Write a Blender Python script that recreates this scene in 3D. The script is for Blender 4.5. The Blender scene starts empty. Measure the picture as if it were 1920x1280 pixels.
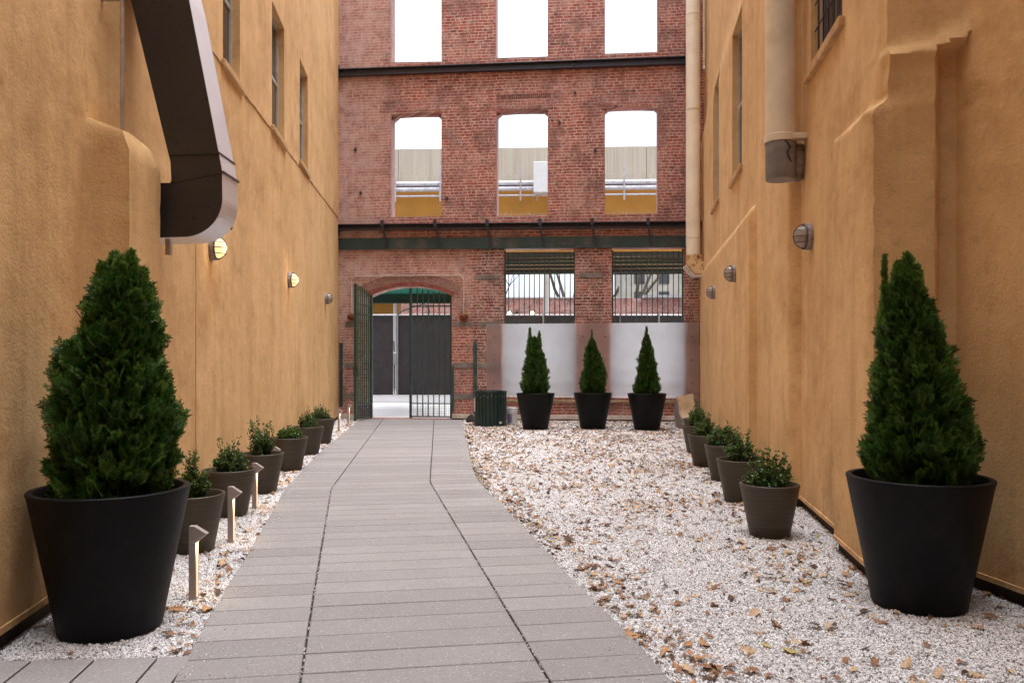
import bpy, bmesh, math, random
import numpy as np
from mathutils import Vector, Matrix, noise
R = math.radians
scene = bpy.context.scene
col = scene.collection
# ------------------------------------------------------------------ camera, sky, sun, exposure
F, CX, HY, E = 1500.0, 960.0, 675.0, 1.4          # focal length and horizon measured on the 1920 px photograph, eye height
cam_d = bpy.data.cameras.new('camera'); cam = bpy.data.objects.new('camera', cam_d); col.objects.link(cam)
cam.location = (0, 0, E); cam.rotation_euler = (R(90), 0, 0)
cam_d.sensor_width = 36; cam_d.lens = 36 * F / 1920; cam_d.shift_y = (HY - 640) / 1920
cam_d.clip_start = .05; cam_d.clip_end = 600
scene.camera = cam
SUN_EL, SUN_AZ = R(83), R(95)
w = bpy.data.worlds.new('World'); scene.world = w; w.use_nodes = True
nt = w.node_tree; nt.nodes.clear()
sky = nt.nodes.new('ShaderNodeTexSky'); sky.sky_type = 'NISHITA'; sky.sun_disc = False
sky.sun_elevation = SUN_EL; sky.sun_rotation = SUN_AZ; sky.air_density = 1.0; sky.dust_density = 4.0; sky.ozone_density = 1.0
hs = nt.nodes.new('ShaderNodeHueSaturation'); hs.inputs['Saturation'].default_value = .22
tn = nt.nodes.new('ShaderNodeMix'); tn.data_type = 'RGBA'; tn.blend_type = 'MULTIPLY'; tn.inputs[0].default_value = 1
tn.inputs[7].default_value = (.915, .965, 1.06, 1)
bg = nt.nodes.new('ShaderNodeBackground'); bg.inputs['Strength'].default_value = .15
wo = nt.nodes.new('ShaderNodeOutputWorld')
nt.links.new(sky.outputs[0], hs.inputs['Color']); nt.links.new(hs.outputs[0], tn.inputs[6])
nt.links.new(tn.outputs[2], bg.inputs['Color']); nt.links.new(bg.outputs[0], wo.inputs['Surface'])
sd = bpy.data.lights.new('sun', 'SUN'); sd.energy = 1.3; sd.angle = R(55); sd.color = (1, .97, .93)
so = bpy.data.objects.new('sun', sd); col.objects.link(so)
dv = Vector((math.sin(SUN_AZ) * math.cos(SUN_EL), math.cos(SUN_AZ) * math.cos(SUN_EL), math.sin(SUN_EL)))
so.rotation_euler = dv.to_track_quat('Z', 'Y').to_euler(); so.location = (0, -5, 30)
scene.view_settings.view_transform = 'Standard'; scene.view_settings.look = 'None'
scene.view_settings.exposure = 1.5; scene.view_settings.gamma = 1
scene.render.engine = 'CYCLES'
scene.cycles.max_bounces = 10; scene.cycles.diffuse_bounces = 6; scene.cycles.transparent_max_bounces = 12

# ------------------------------------------------------------------ measuring helpers
def gp(u, v):                                       # ground point seen at pixel (u, v)
    Y = E * F / (v - HY); return ((u - CX) / F * Y, Y)
def zat(v, Y): return E + (HY - v) / F * Y
def xat(u, Y): return (u - CX) / F * Y

# ------------------------------------------------------------------ mesh helpers
def tag(o, label=None, cat=None, group=None, kind=None):
    if label: o['label'] = label
    if cat: o['category'] = cat
    if group: o['group'] = group
    if kind: o['kind'] = kind
    return o
def empty(name, loc, rz=0, label=None, cat=None, group=None):
    o = bpy.data.objects.new(name, None); col.objects.link(o); o.location = loc; o.rotation_euler = (0, 0, rz)
    o.empty_display_size = .1
    return tag(o, label, cat, group)
def link_mesh(name, me, m, parent=None, smooth=False):
    if m is not None and not me.materials: me.materials.append(m)
    if smooth: me.shade_smooth()
    o = bpy.data.objects.new(name, me); col.objects.link(o)
    if parent: o.parent = parent
    return o
class MB:
    def __init__(s): s.v = []; s.f = []
    def add(s, vs, fs):
        n = len(s.v); s.v += [tuple(v) for v in vs]; s.f += [tuple(i + n for i in f) for f in fs]
    def box(s, a, b, M=None):
        x0, y0, z0 = a; x1, y1, z1 = b
        vs = [Vector(p) for p in ((x0,y0,z0),(x1,y0,z0),(x1,y1,z0),(x0,y1,z0),(x0,y0,z1),(x1,y0,z1),(x1,y1,z1),(x0,y1,z1))]
        if M: vs = [M @ v for v in vs]
        s.add(vs, ((0,3,2,1),(4,5,6,7),(0,1,5,4),(1,2,6,5),(2,3,7,6),(3,0,4,7)))
        return s
    def tube(s, pts, r, n=10, cap=True):
        pts = [Vector(p) for p in pts]; rs = r if isinstance(r, (list, tuple)) else [r] * len(pts)
        base = len(s.v); up = Vector((0, 0, 1)); prev = None
        for i, p in enumerate(pts):
            d = (pts[min(i + 1, len(pts) - 1)] - pts[max(i - 1, 0)]).normalized()
            if prev is None: a = d.cross(up if abs(d.z) < .9 else Vector((1, 0, 0))).normalized()
            else: a = (prev - d * prev.dot(d)).normalized()
            prev = a; b = d.cross(a)
            for k in range(n):
                t = 2 * math.pi * k / n; s.v.append(tuple(p + (a * math.cos(t) + b * math.sin(t)) * rs[i]))
        for i in range(len(pts) - 1):
            for k in range(n):
                k2 = (k + 1) % n
                s.f.append((base + i*n + k, base + i*n + k2, base + (i+1)*n + k2, base + (i+1)*n + k))
        if cap:
            s.f.append(tuple(base + k for k in range(n))[::-1]); s.f.append(tuple(base + (len(pts)-1)*n + k for k in range(n)))
        return s
    def lathe(s, prof, n=48, c=(0, 0, 0), closed=False):
        base = len(s.v); m = len(prof)
        for r, z in prof:
            for k in range(n):
                t = 2 * math.pi * k / n; s.v.append((c[0] + r * math.cos(t), c[1] + r * math.sin(t), c[2] + z))
        for i in range(m - 1 if not closed else m):
            j = (i + 1) % m
            for k in range(n):
                k2 = (k + 1) % n; s.f.append((base + i*n + k, base + i*n + k2, base + j*n + k2, base + j*n + k))
        return s
    def prism(s, poly, d, M=None):                 # poly: 3-D points of a planar outline, d: extrusion vector
        n = len(poly); d = Vector(d); vs = [Vector(p) for p in poly] + [Vector(p) + d for p in poly]
        if M: vs = [M @ v for v in vs]
        fs = [tuple(range(n))[::-1], tuple(range(n, 2*n))] + [(i, (i+1) % n, n + (i+1) % n, n + i) for i in range(n)]
        s.add(vs, fs); return s
    def build(s, name, m, parent=None, smooth=False, world=False, bevel=0, seg=2, fix=True):
        off = Vector((0, 0, 0))
        if world and parent: off = parent.location
        me = bpy.data.meshes.new(name); me.from_pydata([tuple(Vector(v) - off) for v in s.v], [], s.f); me.update()
        if fix:
            bm = bmesh.new(); bm.from_mesh(me); bmesh.ops.recalc_face_normals(bm, faces=bm.faces); bm.to_mesh(me); bm.free()
        o = link_mesh(name, me, m, parent)
        if smooth:
            me.shade_smooth()
            if smooth != 'all': me.set_sharp_from_angle(angle=R(35))
        if bevel:
            b = o.modifiers.new('bevel', 'BEVEL'); b.width = bevel; b.segments = seg; b.limit_method = 'ANGLE'; b.angle_limit = R(40)
        return o
def box(name, a, b, m, parent=None, bevel=0, world=False):
    return MB().box(a, b).build(name, m, parent, bevel=bevel, world=world)

# ------------------------------------------------------------------ material helpers
class NT:
    def __init__(s, name):
        s.m = bpy.data.materials.new(name); s.m.use_nodes = True; s.t = s.m.node_tree
        s.p = s.t.nodes['Principled BSDF']; s.out = s.t.nodes['Material Output']
    def n(s, typ, **kw):
        nd = s.t.nodes.new(typ)
        for k, v in kw.items():
            if k[:3] == 'in_': nd.inputs[int(k[3:]) if k[3:].isdigit() else k[3:].replace('_', ' ')].default_value = v
            else: setattr(nd, k, v)
        return nd
    def l(s, a, b): s.t.links.new(a, b)
    def coord(s, out='Object', scale=(1, 1, 1)):
        tc = s.n('ShaderNodeTexCoord'); mp = s.n('ShaderNodeMapping'); mp.inputs['Scale'].default_value = scale
        s.l(tc.outputs[out], mp.inputs[0]); return mp.outputs[0]
    def noise(s, vec, scale, detail=4, rough=.55):
        nn = s.n('ShaderNodeTexNoise'); nn.inputs['Scale'].default_value = scale; nn.inputs['Detail'].default_value = detail
        nn.inputs['Roughness'].default_value = rough
        if vec is not None: s.l(vec, nn.inputs['Vector'])
        return nn.outputs['Fac']
    def ramp(s, fac, stops):
        r = s.n('ShaderNodeValToRGB'); e = r.color_ramp.elements
        while len(e) < len(stops): e.new(.5)
        for i, (p, c) in enumerate(stops):
            e[i].position = p; e[i].color = (*c, 1) if len(c) == 3 else c
        s.l(fac, r.inputs[0]); return r.outputs[0]
    def rng(s, fac, a, b, c=0., d=1.):
        r = s.n('ShaderNodeMapRange'); r.inputs[1].default_value = a; r.inputs[2].default_value = b
        r.inputs[3].default_value = c; r.inputs[4].default_value = d; s.l(fac, r.inputs[0]); return r.outputs[0]
    def mix(s, fac, a, b, mode='MIX'):
        x = s.n('ShaderNodeMix', data_type='RGBA', blend_type=mode)
        for sock, val in ((x.inputs[0], fac), (x.inputs[6], a), (x.inputs[7], b)):
            if hasattr(val, 'is_linked'): s.l(val, sock)
            elif isinstance(val, (tuple, list)): sock.default_value = (*val, 1) if len(val) == 3 else val
            else: sock.default_value = val
        return x.outputs[2]
    def math(s, op, a, b=None, c=None):
        x = s.n('ShaderNodeMath', operation=op)
        for i, val in enumerate((a, b, c)):
            if val is None: continue
            if hasattr(val, 'is_linked'): s.l(val, x.inputs[i])
            else: x.inputs[i].default_value = val
        return x.outputs[0]
    def bump(s, h, strength=.3, dist=.01, nrm=None):
        b = s.n('ShaderNodeBump'); b.inputs['Strength'].default_value = strength; b.inputs['Distance'].default_value = dist
        s.l(h, b.inputs['Height'])
        if nrm is not None: s.l(nrm, b.inputs['Normal'])
        return b.outputs[0]
    def set(s, color=None, rough=None, metal=None, normal=None, **kw):
        for nm, val in (('Base Color', color), ('Roughness', rough), ('Metallic', metal), ('Normal', normal)) + tuple((k.replace('_', ' '), v) for k, v in kw.items()):
            if val is None: continue
            if hasattr(val, 'is_linked'): s.l(val, s.p.inputs[nm])
            elif isinstance(val, (tuple, list)): s.p.inputs[nm].default_value = (*val, 1) if len(val) == 3 else val
            else: s.p.inputs[nm].default_value = val
        return s.m
def worn(name, c, rough=.5, metal=0., var=.25, scale=8, bump=.1, dirt=None, dirt_amt=.3, **kw):
    t = NT(name); v = t.coord(); n1 = t.noise(v, scale, 6); n2 = t.noise(v, scale * 9, 3)
    cc = t.mix(t.rng(n1, .3, .7), tuple(x * (1 - var) for x in c), tuple(min(1, x * (1 + var)) for x in c))
    if dirt: cc = t.mix(t.math('MULTIPLY', t.rng(t.noise(v, scale * .6, 8, .7), .5, .68), dirt_amt), cc, dirt)
    return t.set(cc, t.rng(n2, .3, .7, max(0, rough - .1), min(1, rough + .1)), metal, t.bump(n2, bump, .003), **kw)

def stucco_mat(name, c=(.69, .447, .213), streaks=1.0, rough_face=1.0):
    t = NT(name); v = t.coord(); st = t.coord(scale=(4.2, 4.2, .22)); st2 = t.coord(scale=(22, 22, .6))
    big = t.noise(v, .55, 5, .6); med = t.noise(v, 2.6, 6, .65); fine = t.noise(v, 60, 4, .6)
    s1 = t.noise(st, 1, 5, .6); s2 = t.noise(st2, 1, 3, .6)
    d = tuple(x * y for x, y in zip(c, (.70, .62, .52))); l = tuple(min(1, x * y) for x, y in zip(c, (1.14, 1.16, 1.22)))
    cc = t.mix(t.rng(big, .35, .65), c, l)
    cc = t.mix(t.math('MULTIPLY', t.rng(med, .45, .75), .42), cc, d)
    cc = t.mix(t.math('MULTIPLY', t.rng(s1, .5, .78), .46 * streaks), cc, tuple(x * y for x, y in zip(c, (.62, .52, .46))))
    cc = t.mix(t.math('MULTIPLY', t.rng(s2, .60, .8), .10 * streaks), cc, tuple(x * y for x, y in zip(c, (.5, .42, .36))))
    cc = t.mix(t.math('MULTIPLY', t.rng(t.noise(v, 1.3, 9, .78), .54, .70), .42), cc, tuple(x * y for x, y in zip(c, (.66, .58, .62))))
    cc = t.mix(t.math('MULTIPLY', t.rng(t.noise(v, .8, 9, .8), .48, .64), .42), cc, tuple(x * y for x, y in zip(c, (.56, .43, .30))))
    cc = t.mix(t.math('MULTIPLY', t.rng(t.noise(v, 9, 7, .8), .56, .68), .45), cc, tuple(x * y for x, y in zip(c, (.5, .42, .38))))
    cc = t.mix(t.math('MULTIPLY', t.rng(fine, .42, .6), .16), cc, d)
    tc2 = t.n('ShaderNodeTexCoord'); sz = t.n('ShaderNodeSeparateXYZ'); t.l(tc2.outputs['Object'], sz.inputs[0])
    spl = t.math('MULTIPLY', t.rng(sz.outputs[2], .55, .08), t.rng(t.noise(t.coord(scale=(3, 3, 1.2)), 2, 7, .75), .38, .66))
    cc = t.mix(t.math('MULTIPLY', spl, .55), cc, (.20, .13, .08))
    wob = t.noise(v, 7, 4, .6); grain = t.noise(v, 130, 4, .6)
    b = t.bump(wob, .35 * rough_face, .02); b = t.bump(fine, .55 * rough_face, .006, b); b = t.bump(grain, .5 * rough_face, .0028, b)
    return t.set(cc, .92, 0, b, Specular_IOR_Level=.2)

def brick_mat(name, bw=.20, course=.0677, pale_left=True, tones=None, pale=.0, flecks=1.0, mortar=(.70, .54, .46)):
    t = NT(name); tc = t.n('ShaderNodeTexCoord'); sx = t.n('ShaderNodeSeparateXYZ'); t.l(tc.outputs['Object'], sx.inputs[0])
    X, Y, Z = sx.outputs
    U = t.math('ADD', X, Y)
    nz = t.n('ShaderNodeTexNoise', in_Scale=1.2); nz.inputs['Detail'].default_value = 2
    cb = t.n('ShaderNodeCombineXYZ'); t.l(U, cb.inputs[0]); t.l(Z, cb.inputs[1]); t.l(cb.outputs[0], nz.inputs['Vector'])
    nz2 = t.n('ShaderNodeTexNoise', in_Scale=16.); nz2.inputs['Detail'].default_value = 3; t.l(cb.outputs[0], nz2.inputs['Vector'])
    def warp(src, nfac, amp): return t.math('ADD', src, t.math('MULTIPLY', t.math('SUBTRACT', nfac, .5), amp))
    Uw = warp(warp(U, nz.outputs['Fac'], .03), nz2.outputs['Fac'], .014)
    Zw = warp(warp(Z, nz.outputs['Fac'], .05), nz2.outputs['Fac'], .010)
    rowi = t.math('FLOOR', t.math('DIVIDE', Zw, course))
    wn_ = t.n('ShaderNodeTexWhiteNoise', noise_dimensions='1D'); t.l(rowi, wn_.inputs['W'])
    cr = t.n('ShaderNodeCombineXYZ'); t.l(t.math('MULTIPLY', U, 2.6), cr.inputs[0]); t.l(t.math('MULTIPLY', rowi, 3.7), cr.inputs[1])
    Uw = t.math('ADD', Uw, t.math('MULTIPLY', wn_.outputs['Value'], .07)); Uw = warp(Uw, t.noise(cr.outputs[0], 1., 1), .22)
    def bricks(width):
        c2 = t.n('ShaderNodeCombineXYZ'); t.l(t.math('DIVIDE', Uw, course), c2.inputs[0]); t.l(t.math('DIVIDE', Zw, course), c2.inputs[1])
        b = t.n('ShaderNodeTexBrick'); b.offset = .5; b.inputs['Scale'].default_value = 1
        b.inputs['Brick Width'].default_value = width / course; b.inputs['Row Height'].default_value = 1
        b.inputs['Mortar Size'].default_value = .125; b.inputs['Mortar Smooth'].default_value = .3
        b.inputs['Color1'].default_value = (0, 0, 0, 1); b.inputs['Color2'].default_value = (1, 1, 1, 1); b.inputs['Mortar'].default_value = (.5, .5, .5, 1)
        t.l(c2.outputs[0], b.inputs[0])
        # thin joints need an isotropic brick space: use width as unit for x, so shrink mortar along x through a second brick test
        return b
    b1 = bricks(bw); b2 = bricks(bw * .5)
    rows = t.math('FLOOR', t.math('DIVIDE', Zw, course)); hd = t.math('LESS_THAN', t.math('FLOORED_MODULO', rows, 6.), .5)
    rnd = t.mix(hd, b1.outputs['Color'], b2.outputs['Color']); mf = t.n('ShaderNodeMix')
    t.l(hd, mf.inputs[0]); t.l(b1.outputs['Fac'], mf.inputs[2]); t.l(b2.outputs['Fac'], mf.inputs[3]); mfac = mf.outputs[0]
    tones = tones or [(0, (0.119, 0.034, 0.037)), (.05, (0.253, 0.051, 0.038)), (.3, (0.384, 0.074, 0.048)), (.5, (0.319, 0.062, 0.048)), (.7, (0.451, 0.101, 0.058)), (.86, (0.357, 0.087, 0.068)), (1, (0.529, 0.153, 0.090))]
    bc = t.ramp(rnd, tones)
    v2 = cb.outputs[0]
    patch = t.noise(v2, .9, 4, .6); bc = t.mix(t.math('MULTIPLY', t.rng(patch, .48, .62), .5), bc, (0.245, 0.062, 0.062))
    bc = t.mix(t.math('MULTIPLY', t.rng(t.noise(v2, 1.7, 4), .52, .62), .4), bc, (0.529, 0.118, 0.058))
    bc = t.mix(t.math('MULTIPLY', t.rng(t.noise(v2, 45, 5, .7), .35, .7), .35), bc, (0.171, 0.046, 0.042))
    mc = t.mix(t.noise(v2, 5, 5), tuple(x * .62 for x in mortar), tuple(min(1, x * 1.25) for x in mortar))
    # joints thick and smeared in places
    sm = t.rng(t.noise(v2, 11, 6, .75), .48, .64); mf2 = t.math('MAXIMUM', mfac, t.math('MULTIPLY', sm, .62))
    mf2 = t.math('MULTIPLY', mf2, t.rng(t.noise(v2, 14, 4, .6), .28, .46, .25, 1))
    cc = t.mix(mf2, bc, mc)
    cc = t.mix(t.math('MULTIPLY', t.rng(t.noise(v2, 1.25, 7, .72), .50, .62), .36), cc, (0.562, 0.378, 0.324))
    cc = t.mix(t.math('MULTIPLY', t.rng(t.noise(v2, 6.5, 6, .75), .53, .64), .45), cc, (0.605, 0.441, 0.378))
    cc = t.mix(t.math('MULTIPLY', t.rng(t.noise(v2, 1.9, 7, .7), .49, .60), .55), cc, (0.162, 0.089, 0.081))
    # old whitewash: blotchy
    wn = t.noise(v2, 3.2, 8, .72)
    if pale_left:
        side = t.rng(X, 1.75, .5, 0., 1.); low = t.rng(Z, 1.5, 3.0, .35, 1.)
        mask = t.math('MULTIPLY', t.math('MULTIPLY', side, low), t.rng(wn, .36, .60, .10, 1.))
        cc = t.mix(t.math('MULTIPLY', mask, .92), cc, (0.641, 0.473, 0.430))
        around = t.math('MULTIPLY', t.math('LESS_THAN', X, 3.5), t.rng(t.math('ABSOLUTE', t.math('SUBTRACT', Z, 3.3)), .9, .2, 0., .9))
        cc = t.mix(t.math('MULTIPLY', around, t.rng(wn, .40, .62, 0., .8)), cc, (0.641, 0.451, 0.388))
    cc = t.mix(t.math('MULTIPLY', t.rng(t.noise(v2, 2.1, 8, .75), .52, .68), .34 + pale), cc, (0.547, 0.364, 0.321))
    if flecks:
        lowz = t.math('MULTIPLY', t.rng(Z, 3.9, 3.5), t.rng(Z, .6, 1.6))
        fk = t.math('MULTIPLY', t.rng(t.noise(v2, 30, 4, .8), .56, .60), t.rng(t.noise(v2, 2.3, 3), .46, .6))
        cc = t.mix(t.math('MULTIPLY', t.math('MULTIPLY', fk, lowz), .8 * flecks), cc, (0.883, 0.756, 0.686))
    # rain grime running down below the steel
    gr = t.noise(t.coord(scale=(9, 9, .5)), 1, 4)
    cc = t.mix(t.math('MULTIPLY', t.rng(gr, .55, .75), .32), cc, (0.100, 0.054, 0.049))
    cc = t.mix(t.math('MULTIPLY', t.rng(t.noise(v2, 26, 5, .8), .54, .64), .45), cc, (.13, .075, .065))
    h = t.math('SUBTRACT', 1., mfac); b = t.bump(h, .6, .012); b = t.bump(t.noise(v2, 60, 5, .7), .5, .006, b)
    return t.set(cc, .9, 0, b, Specular_IOR_Level=.25)

M = {}
M['stucco'] = stucco_mat('ochre_stucco')
M['stucco_rough'] = stucco_mat('ochre_stucco_coarse', rough_face=1.0)
M['brick'] = brick_mat('old_brick')
M['brick_pier'] = brick_mat('pier_brick', pale_left=False, tones=[(0, (.07, .025, .028)), (.2, (.15, .038, .034)), (.5, (.22, .05, .038)), (.8, (.17, .052, .048)), (1, (.27, .075, .05))])
M['brick_purple'] = brick_mat('purple_brick', bw=.19, pale_left=False, flecks=0, tones=[(0, (.20, .075, .08)), (.5, (.36, .125, .115)), (1, (.45, .16, .13))], mortar=(.55, .43, .38))
M['brick_far'] = brick_mat('far_brick', pale_left=False, flecks=0, pale=.1)
M['stone'] = worn('grey_stone', (.20, .175, .16), .9, scale=5, bump=.4, var=.35)
M['paint_red'] = worn('arch_red', (.25, .075, .06), .8, var=.35, scale=9, bump=.4, dirt=(.32, .24, .21), dirt_amt=.5)
M['conc'] = worn('pale_concrete', (.48, .43, .38), .9, var=.15, scale=2, bump=.2)
M['green'] = worn('dark_green_paint', (.012, .062, .045), .45, scale=5, dirt=(.10, .055, .03), dirt_amt=.45)
M['green_grey'] = worn('weathered_green_beam', (.028, .060, .062), .55, scale=3, dirt=(.20, .15, .11), dirt_amt=.55)
M['fpost'] = worn('dull_post', (.22, .20, .19), .5)
M['pipe_white'] = worn('pale_cream_pipe', (.86, .78, .62), .45, scale=3, var=.08, dirt=(.62, .40, .14), dirt_amt=.35)
M['bin'] = worn('bin_green', (.006, .026, .021), .5, scale=5)
M['green_soffit'] = worn('green_soffit', (.012, .17, .115), .5)
M['steel'] = worn('blue_black_steel', (.034, .034, .052), .42, scale=4)
M['black'] = worn('black_planter', (.0048, .0048, .006), .52, var=.2, scale=14, bump=.08, Specular_IOR_Level=.16, dirt=(.028, .026, .025), dirt_amt=.22)
M['bronze'] = None
M['soil'] = worn('potting_soil', (.03, .02, .013), 1, scale=40, bump=.8)
M['dark'] = worn('dark_foundation', (.035, .030, .027), .95, scale=6, var=.6, bump=.5)
M['galv'] = worn('galvanised', (.52, .50, .50), .42, 1, scale=6)
M['pipe'] = worn('cream_pipe', (.70, .60, .45), .5, scale=3, var=.10, dirt=(.42, .22, .07), dirt_amt=.35)
M['greypipe'] = worn('grey_pvc', (.20, .185, .185), .5, scale=8, var=.25)
M['taupe'] = worn('taupe_metal', (.36, .30, .27), .5, scale=8, var=.08)
M['white'] = worn('white_plastic', (.72, .70, .68), .5, var=.05)
M['rust'] = worn('rust', (.16, .045, .02), .9, scale=22, var=.5, bump=.5)
M['fence'] = worn('dark_screen_cloth', (.032, .024, .0235), .85, scale=4, var=.25, bump=.4)
M['tan'] = worn('tan_paint', (.44, .20, .03), .85, scale=2, var=.1)
M['slab'] = worn('pale_driveway', (.74, .71, .68), .9, scale=1.5, var=.1)
M['asphalt'] = worn('asphalt', (.13, .12, .12), .9, scale=6)
M['window_frame'] = worn('pale_window_frame', (.42, .39, .35), .6)
M['trim'] = worn('cream_trim', (.60, .53, .46), .8, scale=5, dirt=(.2, .15, .11))
M['wood'] = worn('weathered_sill', (.33, .23, .13), .85, scale=6, var=.3)
M['maroon'] = worn('maroon', (.035, .008, .008), .6)
M['bark'] = worn('bark', (.10, .075, .055), .95, scale=18, var=.4, bump=.6)
M['cable'] = worn('black_cable', (.01, .01, .01), .6)
def glass_dark():
    t = NT('window_glass'); return t.set((.03, .03, .032), .08, 0, t.bump(t.noise(t.coord(), 2.5, 2), .06, .02), Specular_IOR_Level=.7)
M['glass'] = glass_dark()
def bronze():
    t = NT('bronze_planter'); v = t.coord(scale=(1, 1, 30)); n = t.noise(v, 3, 5, .6); n2 = t.noise(t.coord(), 9, 4)
    cc = t.mix(t.rng(n, .3, .7), (.048, .038, .025), (.088, .070, .046)); cc = t.mix(t.rng(n2, .5, .8, 0, .4), cc, (.055, .048, .04))
    return t.set(cc, .5, .15, t.bump(n, .10, .002), Specular_IOR_Level=.35)
M['bronze'] = bronze()
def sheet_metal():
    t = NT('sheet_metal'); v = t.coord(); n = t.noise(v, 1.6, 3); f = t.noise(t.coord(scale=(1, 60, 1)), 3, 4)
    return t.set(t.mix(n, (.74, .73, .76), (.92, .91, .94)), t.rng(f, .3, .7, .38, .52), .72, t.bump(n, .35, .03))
M['sheet'] = sheet_metal()
def rusty_pipe():
    t = NT('rusty_cream_pipe'); v = t.coord(); n = t.noise(v, 7, 8, .75)
    cc = t.ramp(n, [(0, (.70, .58, .38)), (.50, (.68, .52, .28)), (.56, (.45, .20, .05)), (.63, (.10, .04, .02)), (.67, (.02, .015, .012))])
    return t.set(cc, .7, 0, t.bump(n, .5, .01))
M['rustpipe'] = rusty_pipe()
def emit(name, c, s, base=(.8, .75, .65)):
    t = NT(name); t.p.inputs['Emission Color'].default_value = (*c, 1); t.p.inputs['Emission Strength'].default_value = s
    return t.set(base, .4)
M['lamp_on'] = emit('lit_lamp_glass', (1, .70, .30), .42, (.55, .48, .36))
M['led'] = emit('led_strip', (1, .64, .28), .42)
M['bulb'] = emit('bulb', (1, .70, .35), 9)
M['lamp_off'] = worn('dull_lamp_glass', (.34, .30, .25), .3)
M['lamp_body'] = worn('painted_lamp_body', (.26, .21, .19), .6, scale=30, var=.5, bump=.6)
M['cage'] = worn('lamp_cage', (.12, .10, .09), .5, .6)
def foliage(name, a, b, c, rough=.5, tr=.25):
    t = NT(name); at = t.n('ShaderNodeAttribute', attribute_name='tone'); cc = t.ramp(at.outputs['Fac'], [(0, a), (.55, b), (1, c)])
    t.set(cc, rough, 0, Specular_IOR_Level=.35)
    tl = t.n('ShaderNodeBsdfTranslucent'); t.l(cc, tl.inputs[0]); mx = t.n('ShaderNodeMixShader'); mx.inputs[0].default_value = tr
    t.l(t.p.outputs[0], mx.inputs[1]); t.l(tl.outputs[0], mx.inputs[2]); t.l(mx.outputs[0], t.out.inputs[0]); return t.m
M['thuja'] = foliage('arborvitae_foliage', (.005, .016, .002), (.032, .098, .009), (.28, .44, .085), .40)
M['box'] = foliage('boxwood_leaves', (.012, .032, .007), (.045, .098, .020), (.15, .25, .06), .35)
M['far_leaf'] = foliage('far_leaves', (.10, .14, .03), (.20, .28, .07), (.34, .42, .14), .6, .4)
def leafmat(name, a, b):
    t = NT(name); v = t.coord(); n = t.noise(v, 45, 5, .7); cc = t.mix(t.rng(n, .3, .7), a, b)
    return t.set(cc, .75, 0, t.bump(n, .3, .003))
LEAFM = [leafmat('leaf_rust', (.17, .080, .040), (.33, .17, .085)), leafmat('leaf_tan', (.40, .27, .16), (.60, .42, .27)),
         leafmat('leaf_dark', (.045, .024, .015), (.11, .055, .03)), leafmat('leaf_yellow', (.34, .28, .09), (.44, .37, .15)), leafmat('leaf_orange', (.30, .15, .06), (.50, .28, .14))]
def mesh_np(name, verts, faces_idx, fsize, mat, tone=None, smooth=False):
    """verts (N,3); faces_idx (M,fsize)"""
    me = bpy.data.meshes.new(name); nv, nf = len(verts), len(faces_idx)
    me.vertices.add(nv); me.vertices.foreach_set('co', np.ascontiguousarray(verts, dtype=np.float32).ravel())
    me.loops.add(nf * fsize); me.loops.foreach_set('vertex_index', np.ascontiguousarray(faces_idx, dtype=np.int32).ravel())
    me.polygons.add(nf); me.polygons.foreach_set('loop_start', np.arange(0, nf * fsize, fsize, dtype=np.int32))
    me.polygons.foreach_set('loop_total', np.full(nf, fsize, dtype=np.int32))
    if tone is not None:
        a = me.attributes.new('tone', 'FLOAT', 'POINT'); a.data.foreach_set('value', np.ascontiguousarray(tone, dtype=np.float32))
    me.update(calc_edges=True); me.validate()
    if mat: me.materials.append(mat)
    if smooth: me.shade_smooth()
    return me

# ------------------------------------------------------------------ plan of the place
def xL(Y): return -2.072 - .108 * Y if Y > 4.87 else -2.598 + .135 * (4.87 - Y)
def interp(tab, Y):
    ys = [p[1] for p in tab]; xs = [p[0] for p in tab]
    if Y <= ys[0]: return xs[0] + (xs[1]-xs[0]) / (ys[1]-ys[0]) * (Y - ys[0])
    if Y >= ys[-1]: return xs[-1] + (xs[-1]-xs[-2]) / (ys[-1]-ys[-2]) * (Y - ys[-1])
    return float(np.interp(Y, ys, xs))
PR = [(.690, 3.474), (.612, 3.97), (.3675, 5.163), (.153, 6.37), (-.127, 7.89), (-.30, 8.70), (-.4025, 9.336), (-.49, 10.1), (-.639, 11.99), (-1.094, 17.5), (-1.2, 18.8)]
PL = [(-1.467, 3.471), (-1.531, 3.784), (-1.671, 4.50), (-1.925, 5.90), (-2.476, 8.785), (-2.896, 11.99), (-3.465, 17.76), (-3.57, 18.9)]
PJ1 = [(-.919, 3.474), (-1.1725, 4.725), (-1.96, 8.68), (-2.98, 18.29), (-3.04, 18.9)]
PJ2 = [(.162, 3.474), (-.936, 9.126), (-1.75, 17.94), (-1.84, 18.9)]
WA = R(6.5); CO = Vector((-4.13, 19.075, 0)); CA, SA = math.cos(WA), math.sin(WA)
def BW(u, v=None):                                  # pixel on the brick wall's face -> (s, z) in the wall's own frame
    k = (u - CX) / F; s = (k * CO.y - CO.x) / (CA + k * SA); Y = CO.y - s * SA
    return s if v is None else (s, E + (HY - v) / F * Y)
def BP(s, d=0, z=0): return Vector((CO.x + s * CA + d * SA, CO.y - s * SA + d * CA, z))

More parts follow.
